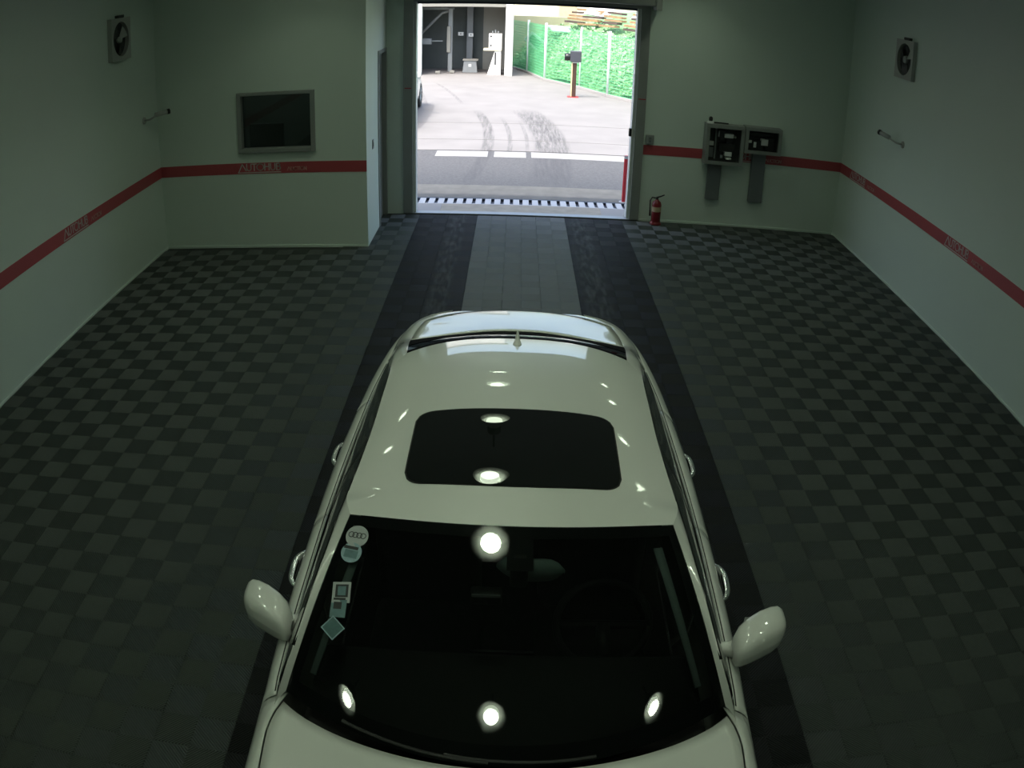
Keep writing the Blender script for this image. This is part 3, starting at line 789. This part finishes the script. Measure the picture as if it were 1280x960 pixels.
for z_, yb in ((.22, 5.18), (.35, 5.26), (.55, 5.28), (.72, 5.25), (.76, 5.22)):
    P.append([(.80 * s, yb - .28 * abs(s) ** 3.5, z_) for s in np.linspace(-1, 1, 25)])
panel('rear_bumper', P, M_paint, thick=.004, flip=True)
MB().box(-.80, .80, .62 - CY, 5.05 - CY, .18, .26).build('underbody', M_blackmat, car)
# wheels
def wheel(x, y):
    sg = 1 if x > 0 else -1
    o = MB().lathe([(.20, -.10), (.30, -.105), (.325, -.085), (.33, -.04), (.33, .04), (.325, .085), (.30, .105), (.20, .10)], (0, 0, 0), 'x', 28).build('wheel', M_rubber, car, True, (x, y - CY, .335))
    rim = MB().lathe([(.20, -.09), (.215, .08), (.205, .095), (.03, .075), (.001, .08)], (0, 0, 0), 'x', 28)
    for k in range(10):
        a = 2 * PI * k / 10; rim.tube([(.085, .03 * math.cos(a), .03 * math.sin(a)), (.098, .20 * math.cos(a), .20 * math.sin(a))], .012, 6)
    if sg < 0: rim.v = [(-p[0], p[1], p[2]) for p in rim.v]
    rim.build('rim', M_steel, o, True)
for x in (-.79, .79):
    for y in (FW, RW): wheel(x, y)
# mirrors
for sg in (-1, 1):
    P = []
    my = .075 if sg < 0 else .0
    for w_, yc, hy, hz, zc in ((.838, 2.19, .038, .022, .985), (.850, 2.195, .078, .052, .990), (.872, 2.215, .100, .072, .995), (.91, 2.240, .112, .084, 1.0), (.96, 2.268, .116, .088, 1.004),
                               (1.01, 2.292, .113, .086, 1.006), (1.042, 2.308, .102, .078, 1.006), (1.062, 2.320, .082, .060, 1.005), (1.073, 2.327, .045, .034, 1.004)):
        hy *= .84; hz *= .92
        if sg < 0: w_ = .815 + (w_ - .838) * .93
        row = []
        for k in range(20):
            a = 2 * PI * k / 20; ca, sa = math.cos(a), math.sin(a)
            yy = yc + my * .8 - (abs(ca) ** .62) * hy * (1 if ca > 0 else -.75)
            row.append((sg * w_, yy, zc + abs(sa) ** .70 * math.copysign(hz, sa)))
        P.append(row + [row[0]])
    mo = panel('side_mirror', P, M_paint, flip=(sg > 0))
    V, Fm = grid([[(sg * w_, 2.318 + my * .8 + .06 * (w_ - .9), z_) for w_ in (.905, .95, 1.005)] for z_ in (.955, 1.0, 1.045)])
    link('mirror_glass', cp(V), Fm, M_chrome, mo)
    MB().tube([(sg * .795, 2.26 + my - CY, .935), (sg * .83, 2.235 + my - CY, .955), (sg * .865, 2.215 + my - CY, .975)], [.034, .030, .040], 10).build('mirror_foot', M_paint, mo, True)
    # bright dash of pillar trim inside the glass
    P = [[ws_pt(t_, sg * (s - .02 * t_), -.035) for s in (.872 + .035 * (1 - t_), .928)] for t_ in np.linspace(.16, .90, 10)]
    panel('inner_pillar_trim', P, M_trimgrey, thick=.01)
# cabin
MB().box(-.72, .72, 1.80 - CY, 2.28 - CY, .60, .90, .04).build('dashboard', M_interior, car, True)
MB().box(-.14, .10, 2.283 - CY, 2.295 - CY, .878, .886).build('dash_trim_strip', M_chrome, car)
def seat(x, y):
    o = MB().box(x - .25, x + .25, y - .28 - CY, y + .24 - CY, .36, .54, .05).build('seat', M_interior, car, True)
    MB().box(x - .24, x + .24, y + .20 - CY, y + .36 - CY, .50, 1.06, .06).build('seat_back', M_interior, o, True)
    MB().box(x - .13, x + .13, y + .30 - CY, y + .39 - CY, 1.07, 1.24, .04).build('headrest', M_interior, o, True)
seat(-.37, 2.75); seat(.37, 2.75)
ob_ = MB().box(-.66, .66, 3.45 - CY, 3.95 - CY, .36, .55, .05).build('rear_bench', M_interior, car, True)
MB().box(-.66, .66, 3.92 - CY, 4.06 - CY, .5, 1.10, .05).build('bench_back', M_interior, ob_, True)
MB().box(-.74, .74, 1.9 - CY, 4.5 - CY, .27, .36).build('cabin_floor', M_interior, car)
MB().box(-.62, .62, 4.05 - CY, 4.6 - CY, 1.04, 1.07).build('parcel_shelf', M_interior, car)
sw = MB(); pts = [(.37 + .185 * math.cos(a), 2.42 - CY + .07 * math.sin(a), .92 + .17 * math.sin(a)) for a in np.linspace(0, 2 * PI, 25)]
sw.tube(pts, .015, 8).tube([(.20, 2.42 - CY, .92), (.54, 2.42 - CY, .92)], .018, 6).tube([(.37, 2.30 - CY, .86), (.37, 2.42 - CY, .92)], .03, 8)
sw.build('steering_wheel', M_blackmat, car, True)
M_rvm = pmat('grey_rear_view_mirror', (.34, .44, .43), .35, noise=.05)
rv = []
for t_ in np.linspace(-1, 1, 11):
    hh = .048 * (1 - abs(t_) ** 5) + .004
    rv.append([(.075 + .125 * t_, 2.36 - CY + .02 * abs(t_), 1.238 + hh - .01 * t_), (.075 + .125 * t_, 2.345 - CY + .02 * abs(t_), 1.238 - .01 * t_), (.075 + .125 * t_, 2.36 - CY + .02 * abs(t_), 1.238 - hh - .01 * t_)])
v, f = grid(rv); r_o = link('rear_view_mirror', v, f, M_rvm, car, True); md = r_o.modifiers.new('t', 'SOLIDIFY'); md.thickness = .015
MB().box(.000, .065, 2.30 - CY, 2.345 - CY, 1.20, 1.35, .015).build('mirror_stem', M_blackmat, car, True)
dc = MB().box(-.135, -.025, 2.20 - CY, 2.25 - CY, 1.205, 1.255, .01).build('dash_camera', M_blackmat, car, True)
MB().box(-.13, -.03, 2.197 - CY, 2.203 - CY, 1.246, 1.256).build('camera_trim', M_steel, dc)
MB().disc((-.08, 2.198 - CY, 1.225), .008, (0, -1, .3), 12).build('camera_lens', M_chrome, dc)
for sg in (-1, 1): MB().box(sg * .33 - .17, sg * .33 + .17, 2.50 - CY, 2.66 - CY, 1.358, 1.372, .005).build('sun_visor', M_trimgrey, car, True)
for x, a in ((-.05, .55), (.30, .55)):       # wipers parked at the foot of the glass
    pts = [tuple(cp([ws_pt(.012 + .012 * k, (x - a * k * .9) / .765, .008)])[0]) for k in np.linspace(0, 1, 8)]
    MB().tube(pts, .006, 6).build('wiper', M_blackmat, car)

# ------------------------------------------------------------------ things on the walls
def make_fan(loc, rz, label):
    """square louvre fan; local -y faces the room"""
    o = empty('exhaust_fan', loc, label, 'fan', 'wall exhaust fans', rz)
    h = .25; fr = MB()
    n = 32; ring = [(.205 * math.cos(2 * PI * k / n), .205 * math.sin(2 * PI * k / n)) for k in range(n)]
    def sq(a):
        c, s_ = math.cos(a), math.sin(a); m_ = max(abs(c), abs(s_)); return (h * c / m_, h * s_ / m_)
    V = [(p[0], -.055, p[1]) for p in ring] + [(*(lambda q: (q[0], -.055, q[1]))(sq(2 * PI * k / n)),) for k in range(n)] \
        + [(*(lambda q: (q[0], 0, q[1]))(sq(2 * PI * k / n)),) for k in range(n)] + [(p[0], -.004, p[1]) for p in ring]
    Fc = []
    for k in range(n):
        k2 = (k + 1) % n
        Fc += [(k, k2, n + k2, n + k), (n + k, n + k2, 2 * n + k2, 2 * n + k), (k2, k, 3 * n + k, 3 * n + k2)]
    link('fan_frame', V, Fc, M_fanwhite, o)
    MB().disc((0, -.003, 0), .21, (0, -1, 0), 32).build('fan_back', M_boxin, o)
    MB().lathe([(.001, -.05), (.045, -.048), (.05, -.03), (.05, -.01)], (0, 0, 0), 'y', 20).build('hub', M_fanwhite, o, True)
    for k in range(3):
        a0 = 2 * PI * k / 3 + .5; P = []
        for r_ in np.linspace(.045, .185, 5):
            P.append([(r_ * math.cos(a0 + d), -.032 + .016 * e, r_ * math.sin(a0 + d)) for d, e in ((-.38, -1), (-.1, -.2), (.2, .5), (.45, 1))])
        v, f = grid(P); link('blade', v, f, M_fandark if k else M_fanwhite, o, True)
    MB().box(-.06, .10, -.05, 0, h, h + .035, .008).build('cable_box', M_fandark, o)
    return o
make_fan((XL, 8.79, 2.89), PI / 2, 'square white exhaust fan high on the left wall')
make_fan((XR, 9.55, 2.87), -PI / 2, 'square white exhaust fan high on the right wall')

def make_cctv(loc, rz, label, aim):
    o = empty('wall_camera', loc, label, 'camera', 'small wall cameras', rz)
    MB().lathe([(.001, -.02), (.04, -.02), (.045, 0)], (0, 0, 0), 'y', 16).build('mount_plate', M_fanwhite, o, True)
    MB().tube([(0, -.01, 0), (0, -.09, .01), (aim[0] * .3, -.12, .035)], .013, 8).build('bracket', M_fanwhite, o, True)
    d = Vector(aim).normalized(); a = Vector((aim[0] * .3, -.13, .045)) - d * .04
    MB().tube([a, a + d * .17], .03, 14).build('camera_body', M_fanwhite, o, True)
    MB().tube([a + d * .165, a + d * .20], [.033, .036], 14).build('lens_hood', M_blackmat, o, True)
    return o
make_cctv((XL, 9.42, 1.80), PI / 2, 'small white camera on the left wall near the office corner', (.55, -.5, .05))
make_cctv((XR, 9.42, 1.80), -PI / 2, 'small camera on a bracket on the right wall below the fan', (-.75, -.25, .10))

# electrical boxes
def panel_box(x0, x1, z0, z1, d, label, seed, parts):
    o = empty('electrical_box', ((x0 + x1) / 2, YF, z0), label, 'electrical box', 'open electrical boxes on the far wall')
    w_, h_ = (x1 - x0) / 2, z1 - z0; t_ = .05
    b = MB().box(-w_, -w_ + .02, -d, 0, 0, h_).box(w_ - .02, w_, -d, 0, 0, h_).box(-w_ + .02, w_ - .02, -d, 0, 0, .02).box(-w_ + .02, w_ - .02, -d, 0, h_ - .02, h_).box(-w_ + .02, w_ - .02, -.012, -.002, .02, h_ - .02)
    b.build('enclosure', M_box, o)
    f = MB().box(-w_, -w_ + t_, -d - .012, -d, 0, h_).box(w_ - t_, w_, -d - .012, -d, 0, h_).box(-w_ + t_, w_ - t_, -d - .012, -d, 0, t_).box(-w_ + t_, w_ - t_, -d - .012, -d, h_ - t_, h_)
    f.build('front_frame', M_box, o)
    MB().box(-w_ + .02, w_ - .02, -.03, -.012, .02, h_ - .02).build('back_plate', M_boxin, o)
    for nm, a, bb, c, e, dd, m_ in parts:
        MB().box(-w_ + a, -w_ + bb, -dd, -.03, c, e, .004).build(nm, m_, o)
    return o
panel_box(2.48, 3.03, .93, 1.50, .17, 'larger open grey electrical box with breakers and white labels', 1, [
    ('breaker', .21, .29, .33, .48, .09, M_blackmat), ('breaker', .31, .40, .30, .42, .09, M_blackmat), ('breaker', .21, .44, .18, .30, .10, M_blackmat),
    ('wire_duct', .155, .175, .06, .52, .07, M_duct), ('terminal_row', .08, .14, .08, .22, .06, M_duct),
    ('label_card', .28, .41, .38, .44, .105, M_label), ('label_card', .30, .40, .12, .18, .115, M_label), ('label_card', .32, .40, .07, .10, .11, M_label),
    ('relay', .20, .24, .38, .47, .08, M_label), ('relay', .08, .14, .25, .31, .07, M_label), ('relay', .415, .445, .20, .27, .08, M_label), ('relay', .43, .455, .38, .41, .08, M_label),
    ('terminal_row', .20, .46, .46, .51, .06, M_blackmat), ('relay', .24, .28, .08, .13, .08, M_grey)])
panel_box(3.04, 3.58, 1.13, 1.51, .17, 'smaller open grey electrical box at the right with one white card', 2, [
    ('breaker', .06, .30, .05, .18, .09, M_blackmat), ('breaker', .32, .46, .05, .24, .09, M_blackmat), ('label_card', .26, .36, .12, .21, .105, M_label),
    ('relay', .07, .12, .14, .18, .10, M_label), ('relay', .15, .19, .08, .16, .10, M_label), ('terminal_row', .05, .48, .25, .29, .06, M_boxin)])
for x0, x1, z0, z1, lb in ((2.57, 2.76, .39, .93, 'short blue-grey cable duct under the larger electrical box'), (3.20, 3.40, .40, 1.13, 'long blue-grey cable duct under the smaller electrical box')):
    o = empty('cable_duct', ((x0 + x1) / 2, YF, z0), lb, 'cable duct', 'cable ducts below the electrical boxes')
    hw = (x1 - x0) / 2
    MB().box(-hw, hw, -.07, -.005, 0, z1 - z0, .004).build('duct_body', M_duct, o)
    MB().box(-hw + .006, hw - .006, -.078, -.07, .004, z1 - z0 - .004, .003).build('duct_cover', M_duct, o)
o = empty('warning_beacon', (2.545, YF - .09, 1.502), 'small black beacon on a white base on top of the larger electrical box', 'beacon')
MB().lathe([(.05, 0), (.048, .025), (.03, .03), (.001, .03)], n=18).build('base', M_label, o, True)
MB().lathe([(.026, .03), (.028, .07), (.018, .09), (.001, .094)], n=18).build('dome', M_blackmat, o, True)
tag(MB().tube([(2.59, YF - .1, 1.515), (2.70, YF - .12, 1.518), (2.80, YF - .09, 1.512)], .010, 6).build('cable', M_blackmat), 'short black cable lying on top of the larger electrical box', 'cable')
o = empty('switch_box', (1.725, YF, 1.125), 'small grey switch box on the wall beside the doorway', 'switch')
MB().box(-.055, .055, -.04, 0, 0, .13, .006).build('box', M_jamb, o)
MB().box(-.018, .018, -.048, -.04, .07, .10, .003).build('button', M_duct, o); MB().box(-.018, .018, -.048, -.04, .025, .055, .003).build('button', M_duct, o)
o = empty('light_switch', (XO, 10.30, 1.16), 'small light switch on the pale office side wall', 'switch')
MB().box(0, .010, -.04, .04, 0, .12, .003).build('plate', M_box, o); MB().box(.010, .016, -.018, .018, .03, .09, .003).build('rocker', M_jamb, o)

# fire extinguisher
o = empty('fire_extinguisher', (1.865, 11.24, .009), 'red fire extinguisher with a beige label standing beside the doorway', 'extinguisher')
MB().lathe([(.001, 0), (.082, 0), (.085, .012), (.075, .03), (.07, .05)], n=24).build('foot_stand', M_extred, o, True)
MB().lathe([(.001, .03), (.06, .03), (.066, .05), (.067, .29), (.055, .325), (.028, .345), (.022, .36), (.001, .36)], n=24).build('cylinder', M_extred, o, True)
MB().lathe([(.0676, .19), (.0676, .26)], n=24).build('label_band', pmat('beige_label', (.50, .40, .26), .6, noise=.1, nscale=40), o, True)
MB().tube([(0, 0, .355), (0, 0, .39)], .018, 12).build('valve', M_blackmat, o, True)
MB().tube([(-.01, 0, .385), (.05, 0, .405), (.10, 0, .43)], [.012, .010, .008], 8).build('handle', M_blackmat, o, True)
MB().tube([(-.02, 0, .38), (-.07, 0, .385), (-.095, 0, .34), (-.09, 0, .22), (-.085, 0, .12)], [.009, .009, .009, .010, .014], 8).build('hose', M_blackmat, o, True)

# ------------------------------------------------------------------ outside
def ground(name, x0, x1, y0, y1, z, mat, label):
    o = MB().box(x0, x1, y0, y1, -.3, z).build(name, mat); struct(o, label); return o
ground('threshold_slab', -1.64, 1.64, YF + .05, 12.0, -.004, M_threshold, 'brown worn threshold slab in the doorway')
ground('concrete_apron', -12, 12, 12.38, 13.2, -.006, M_apron, 'grey concrete apron beyond the drain grating')
ground('apron_side', -12, -1.64, YF + .2, 12.38, -.006, M_apron, 'concrete ground beside the doorway'); ground('apron_side', 1.64, 12, YF + .2, 12.38, -.006, M_apron, 'concrete ground beside the doorway')
ground('asphalt_road', -40, 40, 13.2, 16.1, -.012, M_asphalt, 'grey asphalt lane crossing in front of the doorway')
ground('concrete_lot', -60, 60, 16.1, 80, -.004, M_lot, 'bright concrete yard with curved tyre marks')
for x0, x1, y0 in ((-1.60, -.62, 15.50), (-.50, .10, 15.50), (.2, 6.5, 15.52)):
    struct(MB().box(x0, x1, y0, y0 + .52, -.012, -.0095).build('road_marking', M_white), 'worn white line along the far edge of the asphalt lane')
for y in (17.25, 19.4):
    struct(MB().box(-10, 10, y - .02, y + .02, -.004, -.0025).build('yard_joint', M_apron), 'thin joint across the concrete yard')
for sg in (-1, 1):
    struct(MB().box(sg * 1.39 - .24, sg * 1.39 + .24, 11.48, 11.98, -.004, -.0015).build('threshold_patch', M_concrete), 'pale concrete patch at the end of the threshold')
# trench drain grating
gt = empty('drain_grating', (0, 12.19, 0), 'steel trench drain grating with pale bars across the doorway', 'drain')
MB().box(-1.64, 1.64, -.19, .19, -.3, -.045).build('channel', M_bluegrate, gt)
MB().box(-1.64, 1.64, .13, .17, -.04, -.004).build('edge_bar', M_bluegrate, gt); MB().box(-1.64, 1.64, -.19, -.165, -.04, -.004).build('edge_bar', M_pale, gt)
bar = MB().box(-.045, .045, -.165, .13, -.035, -.006)
bme = None
for k in range(24):
    x = -1.60 + 3.2 * k / 23
    if bme is None:
        b_ = bar.build('grating_bar', M_pale, gt); bme = b_.data
    else:
        b_ = bpy.data.objects.new('grating_bar', bme); COL.objects.link(b_); b_.parent = gt
    b_.location = (x, 0, 0)
# red post beside the doorway
o = empty('red_post', (1.555, 12.42, -.006), 'short red and pale guard post outside the right jamb', 'post')
MB().lathe([(.001, .74), (.028, .735), (.03, .72), (.03, 0)], n=16).build('post', M_redpaint, o, True)
MB().lathe([(.07, .0), (.07, .012), (.001, .012)], n=16).build('base_plate', M_pale, o, True)
MB().lathe([(.031, .69), (.031, .735)], n=16).build('pale_cap', M_pale, o, True)

# shed across the yard
sh = empty('workshop_shed', (-2.0, 30.0, 0), 'white-framed open workshop shed across the yard with dark inside', 'building')
SX0, SX1, SY, SD, SH = -3.50, -.56, 0., 7.0, 2.62         # opening in absolute x, local y
ax = 2.0
MB().box(SX1 + ax, SX1 + .27 + ax, 0, .30, 0, 4.6).build('front_pillar', M_shedwhite, sh)
MB().box(-8 + ax, SX0 + ax, 0, .30, 0, 4.6).build('front_wall', M_shedwhite, sh)
MB().box(SX0 + ax, SX1 + ax, 0, .30, SH, 4.6).build('beam', M_shedwhite, sh)
MB().box(SX0 + ax, SX1 + ax, -.03, .0, SH - .09, SH + .03).build('shutter_edge', M_shedwall, sh)
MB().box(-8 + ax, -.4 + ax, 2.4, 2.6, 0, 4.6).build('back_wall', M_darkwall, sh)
MB().box(-1.42 + ax, -.30 + ax, 2.2, 2.4, 0, 4.6).build('inner_wall', M_shedwall, sh)
MB().box(SX1 + .15 + ax, SX1 + .27 + ax, .3, 2.6, 0, 4.6).build('side_wall', M_shedwall, sh)
MB().box(-8 + ax, SX1 + .4 + ax, -.1, 2.7, 4.6, 4.75).build('roof', M_shedwall, sh)
MB().box(-8 + ax, -7.8 + ax, .3, 2.6, 0, 4.6).build('end_wall', M_shedwall, sh)
MB().box(-2.02 + ax, -1.80 + ax, 2.0, 2.4, 0, 4.2).build('column', M_duct, sh)
o = empty('vehicle_lift', (-2.75, 31.2, 0), 'grey two-post vehicle lift inside the workshop shed', 'lift')
MB().box(.10, .26, -.1, .12, 0, 2.45, .02).build('lift_post', M_grey, o)
MB().box(.06, .20, -.18, -.08, .75, 1.75, .02).build('carriage', M_shedwall, o)
MB().tube([(-.9, -.05, 1.45), (-.15, 0, 2.25), (.18, 0, 2.35)], .05, 8).build('lift_arm', M_grey, o, True)
MB().box(-1.1, .3, -.05, .05, 2.38, 2.46).build('cross_beam', M_grey, o)
MB().box(-.95, -.50, -.12, .02, 1.05, 1.28, .02).build('control_box', M_grey, o); MB().box(-.5, -.1, -.06, -.02, 1.16, 1.2).build('pipe', M_grey, o)
for i, (x, z, s_) in enumerate(((-2.24, 1.42, .10), (-1.86, 1.38, .09))):
    oo = empty('wall_box', (x, 31.9, z), ['pale socket box left of the column in the shed', 'pale socket box on the column in the shed'][i], 'socket box', 'socket boxes in the shed')
    MB().box(-s_, s_, -.08, 0, -.07, .07, .01).build('cover', M_label, oo); MB().box(-.02, .02, -.09, -.08, -.02, .02).build('socket', M_blackmat, oo)
o = empty('storage_chest', (-1.83, 31.2, 0), 'grey plastic chest with a white label on the shed floor', 'chest')
P = [(-.27, -.22, 0), (.27, -.22, 0), (.27, .22, 0), (-.27, .22, 0), (-.22, -.18, .44), (.22, -.18, .44), (.22, .18, .44), (-.22, .18, .44)]
link('chest_body', P, [(0, 1, 5, 4), (1, 2, 6, 5), (2, 3, 7, 6), (3, 0, 4, 7), (4, 5, 6, 7)], M_grey, o)
MB().box(-.27, .30, -.23, .23, .44, .50, .02).build('chest_lid', M_shedwall, o); MB().box(-.05, .05, -.215, -.20, .22, .32).build('label', M_label, o)
o = empty('workbench', (-.98, 30.45, 0), 'white workbench with leaning white leg panel at the shed opening', 'workbench')
MB().box(-.34, .30, -.3, .25, .90, .97, .01).build('bench_top', pmat('pale_yellow_board', (.62, .58, .40), .6, noise=.1), o)
link('leg_panel', [(-.20, -.25, 0), (.28, -.25, 0), (.28, -.25, .9), (.06, -.25, .9), (-.20, .2, 0), (.28, .2, 0), (.28, .2, .9), (.06, .2, .9)],
     [(0, 1, 2, 3), (7, 6, 5, 4), (0, 3, 7, 4), (1, 5, 6, 2), (2, 6, 7, 3)], M_desk, o)
MB().box(.06, .11, -.27, -.25, .38, .84).build('leg_slot', M_boxin, o)
o = empty('white_cabinet', (-.92, 30.45, .97), 'white cabinet with two dark knobs on the workbench', 'cabinet')
MB().box(-.22, .24, -.24, .2, 0, .56, .01).build('body', M_desk, o)
for z in (.12, .46): MB().disc((-.14, -.245, z), .035, (0, -1, 0), 14).build('knob', M_boxin, o)
for i, x in enumerate((-.10, .0, .1)):
    tag(MB().box(-.92 + x - .02, -.92 + x + .03, 30.4, 30.5, 1.53, 1.62 + .05 * (i % 2), .01).build('tool', M_grey), ['short', 'tall', 'rightmost short'][i] + ' grey tool lying on top of the white cabinet', 'tool', 'tools on the cabinet')
for i, (x, y) in enumerate(((-2.95, 30.5), (-2.45, 30.7))):
    tag(MB().box(x - .09, x + .09, y - .06, y + .06, 0, .10, .02).build('rubble_block', M_shedwall), ['pale block on the ground at the shed mouth', 'pale block on the ground beside the lift foot'][i], 'block', 'blocks at the shed mouth')

# post with a camera box in the yard
o = empty('yard_post', (1.53, 24.74, -.004), 'brown post with a dark camera box standing in the bright yard', 'post')
MB().box(-.075, .075, -.075, .075, 0, 1.05).build('post', M_post_wood, o)
MB().box(-.08, -.045, -.08, -.074, .02, 1.05).build('painted_sunlit_edge', pmat('painted_post_sunlight', (.6, .5, .28), .6, noise=.1), o)  # yellow strip paints sunlight onto the left side of the post
MB().box(-.16, .16, -.16, .16, 0, .012).build('base_plate', M_redpaint, o)
MB().box(-.12, .20, -.14, .14, 1.07, 1.40, .02).build('camera_box', pmat('dark_camera_housing', (.045, .05, .06), .5, noise=.1), o)
MB().lathe([(.001, -.10), (.11, -.10), (.12, -.02), (.11, .05)], (-.18, 0, 1.21), 'x', 18).build('round_lamp', M_blackgloss, o, True)
MB().box(-.05, .12, -.08, .08, 1.04, 1.07).build('bracket', M_label, o)

# fence: posts and green wire mesh
FP = [(-.46, 33.7), (.26, 31.5), (.83, 29.0), (1.88, 27.05), (2.60, 25.3), (3.60, 23.7), (5.0, 21.4), (6.4, 19.2)]
fe = empty('wire_fence', (FP[0][0], FP[0][1], 0), 'green wire mesh fence with white posts along the yard', 'fence')
bx, by = FP[0]
for i, (x, y) in enumerate(FP):
    MB().tube([(x - bx, y - by, 0), (x - bx, y - by, 2.03)], .045 if i != 3 else .03, 10).build('fence_post', M_fencepost if i else M_shedwhite, fe, True)
for (xa, ya), (xb, yb) in zip(FP, FP[1:]):
    m_ = MB(); L_ = math.hypot(xb - xa, yb - ya); A = Vector((xa - bx, ya - by, 0)); D = Vector((xb - xa, yb - ya, 0)) / L_
    z = .08
    while z < 1.95:
        m_.tube([A + Vector((0, 0, z)), A + D * L_ + Vector((0, 0, z))], .007, 4, False); z += .10
    s_ = .06
    while s_ < L_:
        m_.tube([A + D * s_ + Vector((0, 0, .05)), A + D * s_ + Vector((0, 0, 1.95))], .005, 4, False); s_ += .06
    m_.build('mesh_panel', M_wire, fe)
ke = MB()
for (xa, ya), (xb, yb) in zip(FP, FP[1:]):
    d = Vector((xb - xa, yb - ya, 0)).normalized(); n_ = Vector((-d.y, d.x, 0)) * .08
    V = [(xa - n_.x, ya - n_.y, 0), (xb - n_.x, yb - n_.y, 0), (xb + n_.x, yb + n_.y, 0), (xa + n_.x, ya + n_.y, 0)]
    ke.add(V + [(p[0], p[1], .07) for p in V], [(0, 1, 5, 4), (1, 2, 6, 5), (2, 3, 7, 6), (3, 0, 4, 7), (4, 5, 6, 7)])
struct(ke.build('fence_kerb', M_concrete), 'low concrete kerb under the fence')
# green bank behind the fence
def fence_line(t_):
    q = t_ * (len(FP) - 1); i = min(int(q), len(FP) - 2); r_ = q - i
    return Vector((FP[i][0] + (FP[i + 1][0] - FP[i][0]) * r_, FP[i][1] + (FP[i + 1][1] - FP[i][1]) * r_, 0))
nout = Vector((.85, .53, 0)).normalized()
def bank(t_, d):
    p = fence_line(t_) + nout * d
    z = .05 + 2.0 * (1 - math.exp(-max(0, d - .2) * .8)) + .10 * math.sin(3 * t_ * 7 + d) + .06 * d
    return Vector((p.x, p.y, z))
P = [[bank(t_, d) for d in (.15, .3, .6, 1.0, 1.5, 2.2, 3.2, 4.5, 7)] for t_ in np.linspace(-.05, 1, 30)]
v, f = grid([[tuple(q) for q in r_] for r_ in P]); struct(link('green_bank', v, f, M_bank, None, True), 'green overgrown bank rising behind the fence')
lv, lf = [], []
for k in range(9000):
    t_, d = random.uniform(-.03, .98), abs(random.gauss(0, 1.1)) + .15
    p = bank(t_, d) + Vector((random.gauss(0, .04), random.gauss(0, .04), random.uniform(0, .12)))
    s_ = random.uniform(.03, .085); a = Vector((random.gauss(0, 1), random.gauss(0, 1), random.gauss(0, .5))).normalized()
    b = a.cross(Vector((random.gauss(0, 1), random.gauss(-.6, .6), random.gauss(.6, .5)))).normalized(); o_ = len(lv)
    lv += [p - a * s_, p + b * s_ * .6, p + a * s_, p - b * s_ * .6]; lf.append((o_, o_ + 1, o_ + 2, o_ + 3))
lo = link('vine_leaves', lv, lf, M_leaf); tag(lo, 'dense bright green vines covering the bank behind the fence', 'vines'); lo['kind'] = 'stuff'
# dry field beyond
struct(MB().box(-3, 40, 34, 80, -.2, 2.1).build('upper_field', M_drygrass), 'dry yellow grass field above the bank')
# scrap timber and boards on top of the bank
def bar_thing(name, p, q, w_, h_, mat, label, cat, grp):
    p, q = Vector(p), Vector(q); L_ = (q - p).length
    o = MB().box(-L_ / 2, L_ / 2, -w_ / 2, w_ / 2, -h_ / 2, h_ / 2).build(name, mat)
    o.location = (p + q) / 2; o.rotation_euler = (q - p).to_track_quat('X', 'Z').to_euler(); tag(o, label, cat, grp); return o
PL = 'weathered plank lying in the timber heap on top of the green bank'
fdir = Vector((.52, -.86, 0)).normalized(); k = 0
for layer in range(5):
    for j in range(6):
        c = bank(.15 + .095 * j, 2.0 + .12 * random.random()); z = 2.0 + .125 * layer + random.uniform(-.02, .02)
        ctr = Vector((c.x, c.y, z)) + nout * (.10 * layer) + fdir * random.uniform(-.06, .06) + nout * (.03 * (j % 2))
        dv = (fdir + Vector((random.gauss(0, .03), 0, random.gauss(0, .02)))) * random.uniform(.42, .58)
        dark = (k * 7 + layer) % 3 == 0; k += 1
        bar_thing('timber_plank', ctr - dv, ctr + dv, .22, .075, M_plankdark if dark else M_plank,
                  'dark ' + PL if dark else 'brown ' + PL, 'plank', 'dark planks in the heap' if dark else 'brown planks in the heap')
for k, (t_, d, sx, sy, rx, rz) in enumerate(((.12, 1.6, .9, .6, .3, .4), (.25, 2.6, 1.2, .9, .75, -.9), (.38, 3.6, 1.5, 1.1, .8, -1.0), (.52, 3.8, 1.5, 1.1, .7, -1.05), (.66, 3.8, 1.5, 1.0, .75, -1.0))):
    c = bank(t_, d); o = MB().box(-sx / 2, sx / 2, -sy / 2, sy / 2, -.03, .03).build('white_board', M_sheet)
    o.location = (c.x, c.y, c.z + (.25 if k == 0 else .62)); o.rotation_euler = (rx, .05, rz)
    tag(o, ['leftmost', 'second', 'middle', 'fourth', 'rightmost'][k] + ' white board resting on the scrap heap behind the fence', 'board', 'white boards on the heap')
o = empty('window_sash', tuple(bank(.10, .7) + Vector((-.1, 0, .35))), 'tilted old white window sash lying on the bank beside the shed', 'window sash')
o.rotation_euler = (.5, .7, .3)
for a in (-.34, .34): MB().box(a - .04, a + .04, -.04, .04, -.22, .22).build('stile', M_sheet, o)
for a in (-.2, .2): MB().box(-.30, .30, -.04, .04, a - .04, a + .04).build('rail', M_sheet, o)
MB().box(-.30, .30, -.01, .01, -.16, .16).build('pane', M_boxin, o)
tag(MB().box(-.35, .35, -.3, .3, 0, .9, .03).build('beige_crate', pmat('beige_crate_board', (.55, .45, .28), .7, noise=.15), None, False, tuple(bank(.02, 2.6))), 'beige crate standing high on the bank beside the shed', 'crate')

# second car parked at the left edge of the doorway view
c2 = copy_tree(car); c2.location = (-3.47, 20.0, 0); c2.rotation_euler = (0, 0, PI)
c2['label'] = 'white car parked in the yard, its corner showing past the left jamb'; c2['category'] = 'car'
